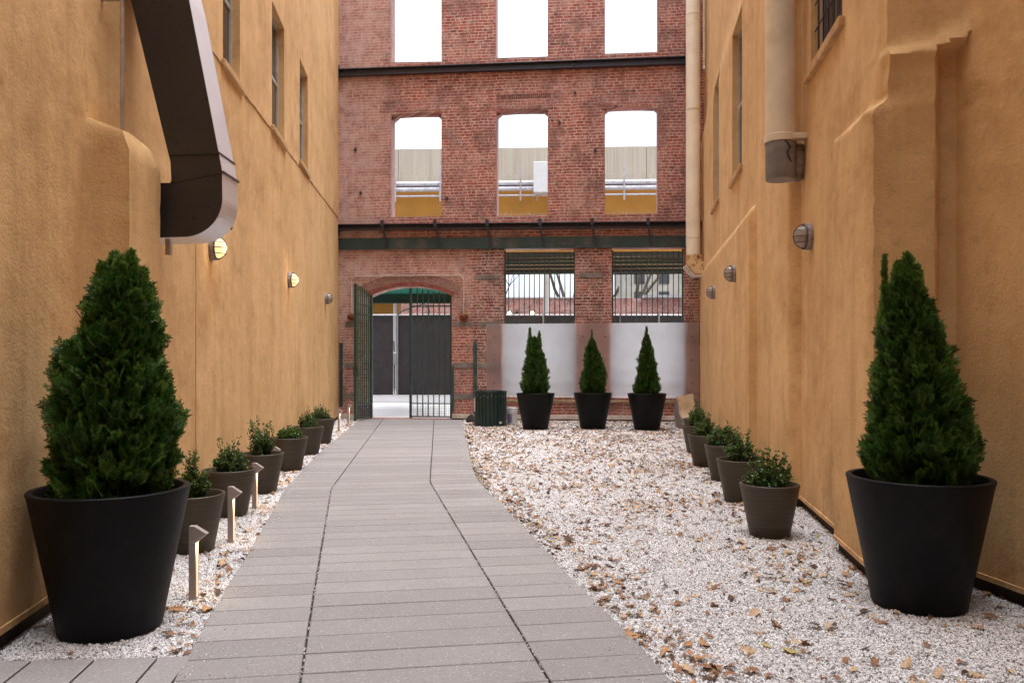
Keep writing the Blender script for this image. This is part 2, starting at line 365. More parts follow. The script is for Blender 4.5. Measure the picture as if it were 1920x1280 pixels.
# ------------------------------------------------------------------ ground
gb = MB(); gb.add([(-60, -40, -.035), (60, -40, -.035), (60, 200, -.035), (-60, 200, -.035)], [(0, 1, 2, 3)])
ground = gb.build('ground', M['asphalt']); tag(ground, kind='structure')
def gravel_base():
    t = NT('gravel_bed'); v = t.coord(); vo = t.n('ShaderNodeTexVoronoi', in_Scale=75.); t.l(v, vo.inputs['Vector'])
    sp = t.n('ShaderNodeSeparateColor'); t.l(vo.outputs['Color'], sp.inputs[0])
    cc = t.ramp(sp.outputs[0], [(0, (.30, .28, .27)), (.3, (.55, .52, .50)), (1, (.74, .71, .69))])
    cc = t.mix(t.rng(vo.outputs['Distance'], .35, .8, 0, .8), cc, (.14, .125, .12))
    return t.set(cc, .9, 0, t.bump(vo.outputs['Distance'], -.8, .01))
bed = MB(); bed.add([(-4.8, 2.2, -.008), (4.9, 2.2, -.008), (4.9, 19.0, -.008), (-4.8, 19.2, -.008)], [(0, 1, 2, 3)])
o = bed.build('gravel_bed', gravel_base()); tag(o, kind='structure')

# concrete plank path: every plank is its own solid slab inside one sheet
def plank_mat():
    t = NT('concrete_plank'); v = t.coord(); vo = t.n('ShaderNodeTexVoronoi', in_Scale=140.); t.l(v, vo.inputs['Vector'])
    sp = t.n('ShaderNodeSeparateColor'); t.l(vo.outputs['Color'], sp.inputs[0])
    at = t.n('ShaderNodeAttribute', attribute_name='tone')
    base = t.mix(at.outputs['Fac'], (.250, .236, .232), (.325, .308, .302))
    cc = t.mix(t.rng(t.noise(v, 2.2, 6, .6), .3, .7, 0, .5), base, (.22, .205, .202))
    cc = t.mix(t.rng(t.noise(v, 90, 4, .7), .5, .75, 0, .45), cc, (.18, .165, .163))
    cc = t.mix(t.math('MULTIPLY', t.math('GREATER_THAN', sp.outputs[0], .955), .4), cc, (.55, .53, .51))
    cc = t.mix(t.math('MULTIPLY', t.math('LESS_THAN', sp.outputs[1], .05), .5), cc, (.13, .11, .10))
    cc = t.mix(t.rng(t.noise(v, 5, 8, .8), .58, .72, 0, .35), cc, (.22, .185, .165)); cc = t.mix(t.rng(t.noise(v, .7, 5, .7), .5, .7, 0, .3), cc, (.27, .245, .235))
    return t.set(cc, .85, 0, t.bump(t.noise(v, 200, 3), .3, .002))
def path():
    rnd = random.Random(4); vs = []; fs = []; tone = []
    def cross(tab, Yk, m, x0):
        Y = Yk
        for _ in range(12): Y = Yk + m * (interp(tab, Y) - x0)
        return (interp(tab, Y), Y)
    def mval(Y): return .155 if Y < 8.2 else max(.10, .155 - .055 * (Y - 8.2) / 1.6)
    def slab(poly, tn, g=.004, top=.012):
        c = Vector((sum(p[0] for p in poly) / 4, sum(p[1] for p in poly) / 4)); q = []
        e = .0035
        for lvl in range(3):
            for p in poly:
                z = (-.03, top - e, top)[lvl]; sh = (0, 0, e)[lvl]
                d = (Vector(p) - c); q.append((p[0] - sh * (1 if d.x > 0 else -1), p[1] - sh * (1 if d.y > 0 else -1), z))
        n = len(vs); vs.extend(q)
        for L in (0, 1):
            for i in range(4): fs.append((n + L*4 + i, n + L*4 + (i+1) % 4, n + L*4 + 4 + (i+1) % 4, n + L*4 + 4 + i))
        fs.append((n+8, n+9, n+10, n+11)); tone.extend([tn] * 12)
    Y = .9; pitch = .2405; G = .0042; GL = .0058
    while Y < 18.75:
        Y1 = Y + pitch
        for a, b in ((PL, PJ1), (PJ1, PJ2), (PJ2, PR)):
            x0a, x0b = interp(PJ1, Y), interp(PJ1, Y1)
            jit = rnd.uniform(-.0015, .0015)
            G = .0042 if Y < 6.5 else .0062; p = [cross(a, Y + G + jit, mval(Y), x0a), cross(b, Y + G + jit, mval(Y), x0a), cross(b, Y1 - G, mval(Y1), x0b), cross(a, Y1 - G, mval(Y1), x0b)]
            ga = GL if a is not PL else 0; gb_ = GL if b is not PR else 0
            p = [(p[0][0] + ga, p[0][1]), (p[1][0] - gb_, p[1][1]), (p[2][0] - gb_, p[2][1]), (p[3][0] + ga, p[3][1])]
            slab(p, rnd.random() ** 1.3, top=.012 + rnd.uniform(-.0008, .0008))
        Y = Y1
    # apron of planks turned lengthwise, bottom left
    x = -1.47
    for k in range(5):
        wd = .155 if k == 0 else .285; G2 = .006
        def px(xx, YY): return xx - .115 * (YY - 3.47)
        y1 = 3.765 + (-.02 * k)
        slab([(px(x - wd + G2, 1.2), 1.2), (px(x - G2, 1.2) , 1.2), (px(x - G2, y1) - .0, y1), (px(x - wd + G2, y1 - .018), y1 - .018)], rnd.random())
        x -= wd
    me = bpy.data.meshes.new('path'); me.from_pydata(vs, [], fs); me.update()
    bm = bmesh.new(); bm.from_mesh(me); bmesh.ops.recalc_face_normals(bm, faces=bm.faces); bm.to_mesh(me); bm.free()
    a = me.attributes.new('tone', 'FLOAT', 'POINT'); a.data.foreach_set('value', tone)
    tag(link_mesh('path', me, plank_mat()), kind='structure')
path()
pb = MB(); pts = []
for Y in np.linspace(.9, 18.8, 40): pts.append((interp(PL, Y) - .002, interp(PR, Y) + .002, Y))
for i in range(len(pts) - 1):
    a, b, y = pts[i]; c, d, y2 = pts[i + 1]; pb.add([(a, y, -.004), (b, y, -.004), (d, y2, -.004), (c, y2, -.004)], [(0, 1, 2, 3)])
tag(pb.build('path_bedding', M['dark']), kind='structure')

# ------------------------------------------------------------------ stucco walls (lofted in plan, lumps and shoulders included)
def loft(name, stations, rows, holes, mat, parent, outdir, seed, amp=.006):
    """stations: list of dict(keys=[(z,x,y)..], step=spacing to next, w=window id between this and next or None)"""
    def pos(st, z):
        ks = st['keys']
        if z <= ks[0][0]: return ks[0][1:]
        for a, b in zip(ks, ks[1:]):
            if z <= b[0]:
                t = (z - a[0]) / (b[0] - a[0]); t = t * t * (3 - 2 * t) if st.get('soft', True) else t
                return (a[1] + (b[1]-a[1]) * t, a[2] + (b[2]-a[2]) * t)
        return ks[-1][1:]
    cols_ = []
    for i in range(len(stations) - 1):
        A, B = stations[i], stations[i + 1]
        a, b = Vector(pos(A, 1.)), Vector(pos(B, 1.)); n = max(1, int(round((b - a).length / A.get('step', .3))))
        for k in range(n): cols_.append((A, B, k / n, A.get('w')))
    cols_.append((stations[-2], stations[-1], 1., None))
    bm = bmesh.new(); grid = []
    hz = {h['id']: h for h in holes}
    for ci, (A, B, t, wd) in enumerate(cols_):
        colv = []
        wprev = cols_[ci-1][3] if ci else None
        for z in rows:
            p = Vector(pos(A, z)).lerp(Vector(pos(B, z)), t)
            tz = 1.
            for idn in {wd, wprev} - {None}:
                h = hz[idn]
                if h['z0'] - .15 < z < h['z1'] + .15: tz = 0
            f = min(1, max(.15, 1.6 - p.y / 12))
            nv = noise.noise(Vector((p.x * 2.2 + seed, p.y * 2.2, z * 1.6))) * amp * 1.3 + noise.noise(Vector((p.x * 7 + seed, p.y * 7, z * 7))) * amp * .8 * f + noise.noise(Vector((p.x * 19 + seed, p.y * 19, z * 19))) * amp * .45 * f
            rug = max(A.get('rug', 0) * (1 - t), B.get('rug', 0) * t)
            if rug: nv += (noise.noise(Vector((p.x * 14 + seed, p.y * 14, z * 14))) + .6 * noise.noise(Vector((p.x * 33, p.y * 33, z * 33)))) * rug
            colv.append(bm.verts.new((p.x + outdir * nv * tz, p.y - abs(outdir) * nv * tz * .6, z)))
        grid.append(colv)
    for i in range(len(grid) - 1):
        wd = cols_[i][3]
        for j in range(len(rows) - 1):
            if wd and hz[wd]['z0'] - 1e-4 <= rows[j] and rows[j+1] <= hz[wd]['z1'] + 1e-4: continue
            bm.faces.new((grid[i][j], grid[i+1][j], grid[i+1][j+1], grid[i][j+1]))
    for h in holes:                                  # reveals
        cs = [i for i, c in enumerate(cols_) if c[3] == h['id']]; i0, i1 = cs[0], cs[-1] + 1
        js = [j for j, z in enumerate(rows) if h['z0'] - 1e-4 <= z <= h['z1'] + 1e-4]; j0, j1 = js[0], js[-1]
        loop = [grid[i0][j].co.copy() for j in range(j0, j1 + 1)] + [grid[i][j1].co.copy() for i in range(i0 + 1, i1 + 1)] + [grid[i1][j].co.copy() for j in range(j1 - 1, j0 - 1, -1)] + [grid[i][j0].co.copy() for i in range(i1 - 1, i0, -1)]
        fr = [bm.verts.new(p) for p in loop]; bk = [bm.verts.new((p.x - outdir * h['d'], p.y, p.z)) for p in loop]
        for k in range(len(loop)):
            k2 = (k + 1) % len(loop); bm.faces.new((fr[k], fr[k2], bk[k2], bk[k]))
        h['a'] = grid[i0][j0].co.copy(); h['b'] = grid[i1][j0].co.copy()
    # a back so that the wall is solid
    bmesh.ops.recalc_face_normals(bm, faces=bm.faces)
    me = bpy.data.meshes.new(name)
    off = parent.location
    for v in bm.verts: v.co -= off
    bm.to_mesh(me); bm.free()
    o = link_mesh(name, me, mat, parent); me.shade_smooth(); me.set_sharp_from_angle(angle=R(50)); return o
def rows_for(zs, fine=.07, top=13., z0=.1):
    r = set(np.round(np.arange(z0, 5.6, fine), 3)) | set(np.round(np.arange(5.6, top + .01, .35), 3)) | set(np.round(zs, 3))
    r = sorted(r); out = [r[0]]
    for z in r[1:]:
        if z - out[-1] < .012:
            if any(abs(z - q) < 1e-3 for q in zs): out[-1] = z
            continue
        out.append(z)
    return [float(x) for x in out]
def window(parent, h, outdir, kind='sash', grille=False):
    """a sash window filling hole h at its recess"""
    off = -outdir * h['d']; a = h['a'] + Vector((off * .72, 0, 0)); b = h['b'] + Vector((off * .72, 0, 0)); z0, z1 = h['z0'], h['z1']
    d = (b - a); L = math.hypot(d.x, d.y); ex = Vector((d.x / L, d.y / L, 0)); ang = math.atan2(ex.y, ex.x)
    wn = bpy.data.objects.new('window', None); col.objects.link(wn); wn.parent = parent
    wn.location = Vector((a.x, a.y, z0)) - parent.location; wn.rotation_euler = (0, 0, ang); H = z1 - z0
    sgn = 1 if (Matrix.Rotation(ang, 3, 'Z') @ Vector((0, 1, 0))).x * outdir > 0 else -1   # local +y towards the alley when +1
    def bx(mb, x0, x1, zz0, zz1, y0, y1): mb.box((x0, min(y0*sgn, y1*sgn), zz0), (x1, max(y0*sgn, y1*sgn), zz1))
    fr = MB(); t = .045
    for x0, x1, a0, a1 in ((0, t, 0, H), (L - t, L, 0, H), (t, L - t, 0, t), (t, L - t, H - t, H)): bx(fr, x0, x1, a0, a1, -.03, .02)
    bx(fr, t, L - t, H * .5 - .025, H * .5 + .025, -.02, .012)
    f = fr.build('frame', M['window_frame'], wn, bevel=.003)
    gl = MB(); bx(gl, t, L - t, t, H * .5 - .025, -.012, -.004); bx(gl, t, L - t, H * .5 + .025, H - t, -.020, -.012); gl.build('glass', M['glass'], wn)
    if grille:
        g = MB(); 
        for k in range(6): x = L * (k + .5) / 6; bx(g, x - .006, x + .006, .0, H, .05, .062)
        for k in range(9): zz = H * (k + .5) / 9; bx(g, .0, L, zz - .004, zz + .004, .062, .072)
        g.build('grille', M['steel'], wn)
    sl = MB(); bx(sl, -.09, L + .09, -.085, -.002, -.02, abs(h['d']) * .72 + .045)
    sl.build('sill', M['stucco'], wn, bevel=.012)
    return wn
# left building
lb = empty('stucco_building', (-2.6, 4.9, 0), 0, 'tall ochre stucco building along the left, with the metal duct and the lit wall lamps', 'building')
def LK(Y, dx=0): return [(0, xL(Y) + dx, Y)]
def keyed(Y, lows):                                   # lows: [(z, protrusion)]
    return [(z, xL(Y) + p, Y) for z, p in lows]
prot = [(0, .29), (2.68, .285), (2.80, .24), (2.88, .0), (5., .0)]
prof_in = [(0, 0.), (3, 0.)]
holesL = [dict(id='w3', z0=4.69, z1=6.37, d=.15), dict(id='w2', z0=4.56, z1=6.25, d=.15), dict(id='w1', z0=4.46, z1=6.15, d=.15)]
stL = [dict(keys=LK(19.6), step=.5), dict(keys=LK(14.07), step=.3, w='w3'), dict(keys=LK(13.17), step=.4), dict(keys=LK(11.73), step=.3, w='w2'),
       dict(keys=LK(10.79), step=.35), dict(keys=LK(8.93), step=.25, w='w1'), dict(keys=LK(8.18), step=.2), dict(keys=LK(5.47), step=.03, rug=.004),
       dict(keys=[(z, xL(5.44) + p * .8, 5.43 + .0 * p) for z, p in prot], step=.03, rug=.004),
       dict(keys=[(z, xL(5.40) + p, 5.39) for z, p in prot], step=.055, rug=.004),
       dict(keys=[(z, xL(4.93) + p, 4.935) for z, p in prot], step=.03, rug=.008),
       dict(keys=[(z, xL(4.87) + p * .93, 4.875) for z, p in prot], step=.04, rug=.009),
       dict(keys=[(0, xL(4.87) + .03, 4.845), (2.76, xL(4.87) + .03, 4.845), (2.88, xL(4.86), 4.86), (9, xL(4.86), 4.86)], step=.025, rug=.010),
       dict(keys=LK(4.83), step=.06, rug=.003), dict(keys=LK(3.2), step=.3), dict(keys=LK(-3.5), step=1)]
loft('wall', stL, rows_for([4.69, 6.37, 4.56, 6.25, 4.46, 6.15, 2.68, 2.75, 2.8, 2.84, 2.88]), holesL, M['stucco'], lb, 1, 3.1)
for h in holesL: window(lb, h, 1)
# foundations, base trims and the seam that links the sills
def strip(plan, z0, z1, off, mat, name, parent, side, lip=0):
    mb = MB(); n = len(plan)
    for i in range(n - 1):
        (x0, y0), (x1, y1) = plan[i], plan[i+1]
        mb.add([(x0 + off, y0, z0), (x1 + off, y1, z0), (x1 + off, y1, z1), (x0 + off, y0, z1), (x0 + off - side * .06, y0, z1), (x1 + off - side * .06, y1, z1), (x1 + off - side * .06, y1, z0), (x0 + off - side * .06, y0, z0)],
               [(0, 1, 2, 3), (3, 2, 5, 4), (0, 7, 6, 1)])
    return mb.build(name, mat, parent, world=True)
planL = [(xL(Y), Y) for Y in (19.6, 12, 8, 5.44)] + [(xL(5.4) + .285, 5.38), (xL(4.9) + .28, 4.9), (xL(4.86) + .02, 4.86), (xL(4.8), 4.8), (xL(3), 3.0), (xL(-3.5), -3.5)]
strip(planL, -.03, .12, -.035, M['dark'], 'foundation', lb, 1)
strip(planL, .085, .118, .012, M['stucco'], 'base_trim', lb, 1)
sj = MB(); rr = random.Random(5)
sj.tube([(xL(7.2) + .004, 7.2 + rr.uniform(-.004, .004), z) for z in np.linspace(.2, 2.9, 30)], .0022, 4); sj.build('render_joint', M['wood'], lb, world=True)
seam = MB(); rr = random.Random(9); pp = []
for Y in np.linspace(7.1, 19.0, 90):
    z = 4.40 + .0335 * (Y - 8.1); pp.append((xL(Y) + .006, Y, z + rr.uniform(-.006, .006)))
seam.tube(pp, [.007 + rr.uniform(-.003, .003) for _ in pp], 5).build('render_seam', M['wood'], lb, world=True)
box('roof_cap', (-6.5, -3.5, 13), (-2.2, 4, 13.2), M['stone'], lb, world=True); 

# right building
def xR1(Y): return 1.548 + .157 * Y
rb = empty('stucco_building', (2.9, 5.0, 0), 0, 'tall ochre stucco building along the right, with stepped buttresses and the cream downpipes', 'building')
def far_low(Y): return 2.870 + .165 * (Y - 9.72)
def far_up(Y): return 1.441 + .157 * Y + .008 * (Y - 9.72)
def kfar(Y):
    zc = 3.27 + (.0 if Y < 11 else .01 * (Y - 11)); f = max(0., 1 - max(0, Y - 9.72) / 5.)
    lo = far_low(Y); up = far_up(Y) * f + (far_low(Y) + .035) * (1 - f)
    return [(0, lo, Y), (zc - .05, lo, Y), (zc + .03, up, Y), (6.35, up, Y), (6.75, up + (.07 if Y > 10.5 else 0), Y), (8, up + (.07 if Y > 10.5 else 0), Y)]
holesR = [dict(id='wc', z0=4.24, z1=6.52, d=.15), dict(id='wb', z0=4.09, z1=6.29, d=.15), dict(id='wa', z0=3.98, z1=6.1, d=.15)]
def R1k(Y, dx=0): return [(0, xR1(Y) + dx, Y)]
pz = [(0, .09), (3.02, .09), (3.10, .0), (5, 0)]
stR = [dict(keys=kfar(18.9), step=.5), dict(keys=kfar(15.06), step=.3, w='wc'), dict(keys=kfar(14.0), step=.4), dict(keys=kfar(12.1), step=.3, w='wb'), dict(keys=kfar(11.0), step=.3),
       dict(keys=kfar(9.80), step=.05),
       dict(keys=[(0, 1.441 + .157 * 9.70 - .085, 9.715), (3.2, 1.441 + .157 * 9.70 - .085, 9.715), (3.29, 1.441 + .157 * 9.7, 9.715)], step=.03),
       dict(keys=[(0, 1.441 + .157 * 9.66, 9.66)], step=.3),
       dict(keys=[(0, 1.441 + .157 * 7.69, 7.69)], step=.05), dict(keys=[(0, xR1(7.63) - .090, 7.64)], step=.03), dict(keys=[(0, xR1(7.58), 7.58)], step=.12),
       dict(keys=R1k(7.15), step=.12, w='wa'), dict(keys=R1k(6.05), step=.05),
       dict(keys=R1k(5.98), step=.03, rug=.004), dict(keys=[(z, xR1(5.93) - p, 5.93) for z, p in pz], step=.05, rug=.004),
       dict(keys=[(0, xR1(5.13) - .09, 5.13), (2.98, xR1(5.13) - .09, 5.13), (3.06, xR1(5.12), 5.12), (3.9, xR1(5.12), 5.12), (4.05, xR1(5.1) - .04, 5.08)], step=.025, rug=.011),
       dict(keys=[(0, xR1(5.07) - .07, 5.035), (2.96, xR1(5.07) - .07, 5.035), (3.06, xR1(5.07) + .02, 5.03), (3.26, xR1(5.07) + .02, 5.0), (3.30, xR1(5.07) + .01, 4.975), (3.38, xR1(5.07) + .02, 5.035), (3.9, xR1(5.07) + .02, 5.04), (4.05, xR1(5.07) - .03, 4.99)], step=.045, rug=.012),
       dict(keys=[(0, 2.62, 4.96), (3.26, 2.62, 4.955), (3.31, 2.62, 4.93), (3.42, 2.63, 4.985), (3.9, 2.62, 4.99), (4.1, 2.6, 4.93)], step=.03, rug=.008),
       dict(keys=[(0, 2.655, 4.985), (3.30, 2.655, 4.985), (3.36, 2.66, 4.93), (3.46, 2.66, 4.985), (5, 2.66, 4.985)], step=.02, rug=.005),
       dict(keys=[(0, 2.675, 5.07), (3.30, 2.675, 5.07), (3.35, 2.69, 4.91), (3.46, 2.69, 4.975), (5, 2.69, 4.98)], step=.04, rug=.005),
       dict(keys=[(0, 2.80, 5.04), (3.33, 2.80, 5.04), (3.39, 2.795, 4.90), (3.5, 2.79, 4.95), (5, 2.79, 4.955)], step=.025, rug=.008),
       dict(keys=[(0, 2.815, 4.95), (3.36, 2.815, 4.95), (3.43, 2.82, 4.90), (3.55, 2.82, 4.93), (5, 2.82, 4.93)], step=.06, rug=.004),
       dict(keys=[(0, 3.05, 3.5)], step=.3), dict(keys=[(0, 4.0, -3.5)], step=1)]
loft('wall', stR, rows_for([4.24, 6.52, 4.09, 6.29, 3.98, 6.1, 3.26, 3.30, 3.35, 3.38, 3.42, 3.46, 2.93, 2.96, 2.98, 3.0, 3.02, 3.04, 3.06, 3.08, 3.1, 3.14, 4.05]), holesR, M['stucco'], rb, -1, 7.7)
for h in holesR: window(rb, h, -1, grille=(h['id'] == 'wa'))
planR = [(far_low(Y), Y) for Y in (18.9, 14, 9.76)] + [(1.441 + .157 * 9.70, 9.70), (1.441 + .157 * 7.65, 7.65), (xR1(7.6), 7.6), (xR1(5.97), 5.97), (xR1(5.92) - .09, 5.92), (xR1(5.08) - .09, 5.08), (2.62, 4.99), (2.67, 5.04), (2.80, 5.02), (2.815, 4.95), (3.05, 3.5), (4.0, -3.5)]
strip(planR, -.03, .115, .03, M['dark'], 'foundation', rb, -1)
strip(planR, .085, .115, -.014, M['stucco'], 'base_trim', rb, -1)
box('roof_cap', (2.4, -3.5, 13), (6.8, 4, 13.2), M['stone'], rb, world=True)
# unseen dark block added behind the camera, darkens near walls and reflections
bb = empty('rear_shade_block', (0, -3.6, 0), 0, 'unseen dark block added behind the camera to darken the near alley', 'building')
box('wall', (-7, -4.6, 0), (7, -4.0, 13), worn('rear_block_dark', (.08, .05, .035), .9, scale=3), bb, world=True)

# ------------------------------------------------------------------ brick building at the end
fb = empty('brick_building', CO, -WA, 'roofless red brick building closing the alley, with empty windows and an arched gateway', 'building')
T = .36
def curve_wall(name, outline, holes, thick, mat, parent, y0=0.):
    cu = bpy.data.curves.new(name, 'CURVE'); cu.dimensions = '2D'; cu.fill_mode = 'BOTH'; cu.extrude = thick / 2
    for pts in [outline] + holes:
        sp = cu.splines.new('POLY'); sp.points.add(len(pts) - 1); sp.use_cyclic_u = True
        for i, p in enumerate(pts): sp.points[i].co = (p[0], p[1], 0, 1)
    to = bpy.data.objects.new('tmp', cu); col.objects.link(to); dg = bpy.context.evaluated_depsgraph_get()
    me = bpy.data.meshes.new_from_object(to.evaluated_get(dg)); bpy.data.objects.remove(to); bpy.data.curves.remove(cu)
    for v in me.vertices: v.co = (v.co.x, y0 + thick / 2 - v.co.z, v.co.y)
    me.name = name; me.materials.clear()
    return link_mesh(name, me, mat, parent)
def opening(u0, u1, vt0, vt1, vb0, vb1, arch=0, wob=0, seed=1):
    s0 = BW((u0)); s1 = BW(u1); zb0 = BW(u0, vb0)[1]; zb1 = BW(u1, vb1)[1]; zt0 = BW(u0, vt0)[1]; zt1 = BW(u1, vt1)[1]
    p = [(s0, zb0), (s1, zb1)]; n = 9; rr = random.Random(seed)
    if wob:
        for k in range(1, 14): p.append((s1 + rr.uniform(-wob, wob), zb1 + (zt1 - zb1) * k / 14))
    for k in range(n):
        t = k / (n - 1); p.append((s1 + (s0 - s1) * t, zt1 + (zt0 - zt1) * t + arch * (1 - (2 * t - 1) ** 2)))
    if wob:
        for k in range(13, 0, -1): p.append((s0 + rr.uniform(-wob, wob), zb0 + (zt0 - zb0) * k / 14))
    return p
topzs = 10.9
up = [opening(732.5, 828, -120, -120, 118, 116.5, .1, .006, 1), opening(929, 1027.5, -120, -120, 110, 107, .1, .006, 2), opening(1133.5, 1234, -120, -120, 102, 98.5, .1, .006, 3)]
mid = [opening(732.5, 828, 215, 212, 408, 406, .02, .005, 4), opening(930.5, 1027.5, 209, 206, 406, 404, .02, .005, 5), opening(1133.5, 1233.5, 202, 200, 403.5, 401, .02, .005, 6)]
lw = [opening(945, 1078, 466, 465, 744, 745, 0, .004, 7), opening(1147.5, 1282, 464, 463, 746, 747, 0, .004, 8)]
# gate arch
gs0, gz0 = BW(691, 556); gs1, gz1 = BW(847, 556); crown = BW(769, 537)[1]
gc = (gs0 + gs1) / 2; hwid = (gs1 - gs0) / 2; rise = crown - gz0; Rr = (hwid ** 2 + rise ** 2) / (2 * rise); czz = crown - Rr
a0 = math.asin(hwid / Rr)
arc = [(gc + Rr * math.sin(a), czz + Rr * math.cos(a)) for a in np.linspace(a0, -a0, 22)]
gate_hole = [(gs0, .02), (gs1, .02)] + arc
SR = BW(1345)
curve_wall('wall', [(-.6, -.03), (SR, -.03), (SR, 12.6), (-.6, 12.6)], up + mid + lw + [gate_hole], T, M['brick'], fb)
# pale render on window jambs and sills (thin lining fixed to the reveal)
for i, (ua, ub, va, vb, vt) in enumerate(((732.5, 828, 118, 116.5, -118), (929, 1027.5, 110, 107, -118), (1133.5, 1234, 102, 98.5, -118), (732.5, 828, 408, 406, 222), (930.5, 1027.5, 406, 404, 214), (1133.5, 1233.5, 403.5, 401, 206))):
    s0, zb = BW(ua, va); s1, zb1 = BW(ub, vb); zt = BW(ua, vt)[1]
    mb = MB(); mb.box((s0 - .012, .03, zb), (s0 + .010, T + .004, zt)); mb.box((s1 - .010, .03, zb), (s1 + .012, T + .004, zt)); 
    mb.prism([(s0 + .010, .01, zb - .03), (s1 - .010, .01, zb1 - .03), (s1 - .010, .01, zb1 + .016), (s0 + .010, .01, zb + .016)], (0, T + .02, 0))
    if i > 2:
        zq = BW(ua, vt)[1]
        for sx, sg in ((s0 + .008, 1), (s1 - .008, -1)): mb.prism([(sx, .16, zq + .14), (sx, .16, zq - .02), (sx + sg * .13, .16, zq + .09), (sx + sg * .13, .16, zq + .14)], (0, .2, 0))
    mb.build('window_lining', worn('pink_render%d' % i, (.42, .27, .24), .85, scale=9, var=.2, bump=.4) if i == 0 else bpy.data.materials['pink_render0'], fb)
# piers of darker brick on the ground floor, stone blocks, arch rings, lintel courses
def panel(name, u0, u1, v0, v1, mat, proud=.004, bevel=0.0):
    s0, z0 = BW(u0, v1); s1, _ = BW(u1, v1); z1 = BW(u0, v0)[1]
    return MB().box((s0, -proud, z0), (s1, .0, z1)).build(name, mat, fb, bevel=bevel)
panel('pier', 889, 943.5, 469, 776, M['brick_pier'], .022)
panel('pier', 1080, 1130, 469, 776, M['brick_pier'], .016)
panel('pier_edge', 1131, 1146, 469, 776, M['brick'], .006)
panel('pier', 1284, 1318, 469, 776, M['brick_pier'], .012)
for (u0, u1, v0, v1) in ((647, 665, 603, 613), (849, 887, 603, 612.5), (647, 665, 680, 690.5), (849, 887, 680, 690), (647, 665, 737, 747), (849, 887, 737.5, 748), (893, 938, 516, 524), (897, 940, 603, 612), (897, 938, 681, 689), (1087, 1129, 512, 521), (1290, 1312, 512, 520), (899, 938, 737, 746)):
    panel('stone_block', u0, u1, v0, v1, M['stone'], .034 if u0 > 890 else .012, .006)
for (u0, u1, v0, v1) in ((712, 842, 190, 211), (912, 1040, 188, 206), (1115, 1250, 180, 197)):
    panel('lintel_course', u0, u1, v0, v1, M['brick_purple'], .007)
sol = MB(); s0, z0 = BW(932, 187.5); s1, z1 = BW(1034, 177.5)
for k in range(26):
    x = s0 + (s1 - s0) * k / 26; sol.box((x, -.010, z0), (x + (s1 - s0) / 26 - .012, 0, z0 + .12))
sol.build('soldier_course', worn('dark_headers', (.20, .085, .075), .9, scale=12, var=.5), fb)
ring = MB(); nb = 34; r0, r1 = Rr + .01, Rr + .105
for k in range(nb):
    a = -a0 * 1.03 + 2 * a0 * 1.03 * k / nb; b = a + 2 * a0 * 1.03 / nb
    ring.prism([(gc + r0 * math.sin(a), -.014, czz + r0 * math.cos(a)), (gc + r0 * math.sin(b), -.014, czz + r0 * math.cos(b)), (gc + r1 * math.sin(b), -.014, czz + r1 * math.cos(b)), (gc + r1 * math.sin(a), -.014, czz + r1 * math.cos(a))], (0, .20, 0))
ring.build('arch_ring', M['paint_red'], fb, bevel=.002)
for lv, nb2 in ((0, 40), (1, 42)):
    ring = MB(); q0 = Rr + .112 + lv * .105
    q1 = q0 + .095
    for k in range(nb2):
        a = -a0 * 1.10 + 2 * a0 * 1.10 * k / nb2; b = a + 2 * a0 * 1.10 / nb2 * .84; zz = -.008 + rr.uniform(-.002, .002)
        ring.prism([(gc + q0 * math.sin(a), zz, czz + q0 * math.cos(a)), (gc + q0 * math.sin(b), zz, czz + q0 * math.cos(b)), (gc + q1 * math.sin(b), zz, czz + q1 * math.cos(b)), (gc + q1 * math.sin(a), zz, czz + q1 * math.cos(a))], (0, .009, 0))
    ring.build('arch_headers', worn('washed_header_brick%d' % lv, (.30, .17, .14), .9, scale=14, var=.45, bump=.5, dirt=(.42, .33, .29), dirt_amt=.8), fb)
# base: pale ledge over a dark plinth
for (u0, u1) in ((628, 664), (849, 1322)):
    s0 = BW(u0); s1 = BW(u1)
    box('base_ledge', (s0, -.085, BW(u0, 783.5)[1]), (s1, -.0005, BW(u0, 776)[1]), M['trim'], fb, .006)
    box('plinth', (s0, -.06, -.03), (s1, -.0007, BW(u0, 783.5)[1] - .001), M['dark'], fb)
s0, zz = BW(943, 750); s1, _ = BW(1286, 750)
box('window_ledge', (s0, -.07, zz - .04), (s1, .05, zz + .02), M['wood'], fb, .006)
# steel work
def beam(name, pa, pb, th, mat, y0, y1, tri=False):
    (sa, za), (sb, zb) = pa, pb
    mb = MB()
    mb.prism([(sa, y0, za), (sb, y0, zb), (sb, y0, zb + th), (sa, y0, za + th)], (0, y1 - y0, 0))
    return mb.build(name, mat, fb, bevel=.004)
def channel(pa, pb, th, dep, name='steel_beam'):
    (sa, za), (sb, zb) = pa, pb; mb = MB()
    for y0, y1, a0_, a1_ in ((-dep, 0, th - .016, th), (-dep, 0, 0, .016), (-dep * .30, -dep * .30 + .012, .016, th - .016)):
        mb.prism([(sa, y0, za + a0_), (sb, y0, zb + a0_), (sb, y0, zb + a1_), (sa, y0, za + a1_)], (0, y1 - y0, 0))
    return mb.build(name, M['steel'], fb)
p1 = BW(632, 146); p2 = BW(1284, 122.5); channel(p1, p2, .165, .13)
p3 = BW(632, 433); p4 = BW(1318, 427.5); lowb = channel((p3[0], p3[1] - .0), p4, .13, .19)
p5 = BW(634, 467.5); p6 = BW(1286, 463.5); gbm = beam('green_beam', p5, p6, .255, M['green_grey'], -.055, -.001)
fl = MB(); fl.prism([(p5[0], -.09, p5[1] - .012), (p6[0], -.09, p6[1] - .012), (p6[0], -.09, p6[1] + .002), (p5[0], -.09, p5[1] + .002)], (0, .088, 0)); fl.build('beam_flange', M['green_grey'], fb)
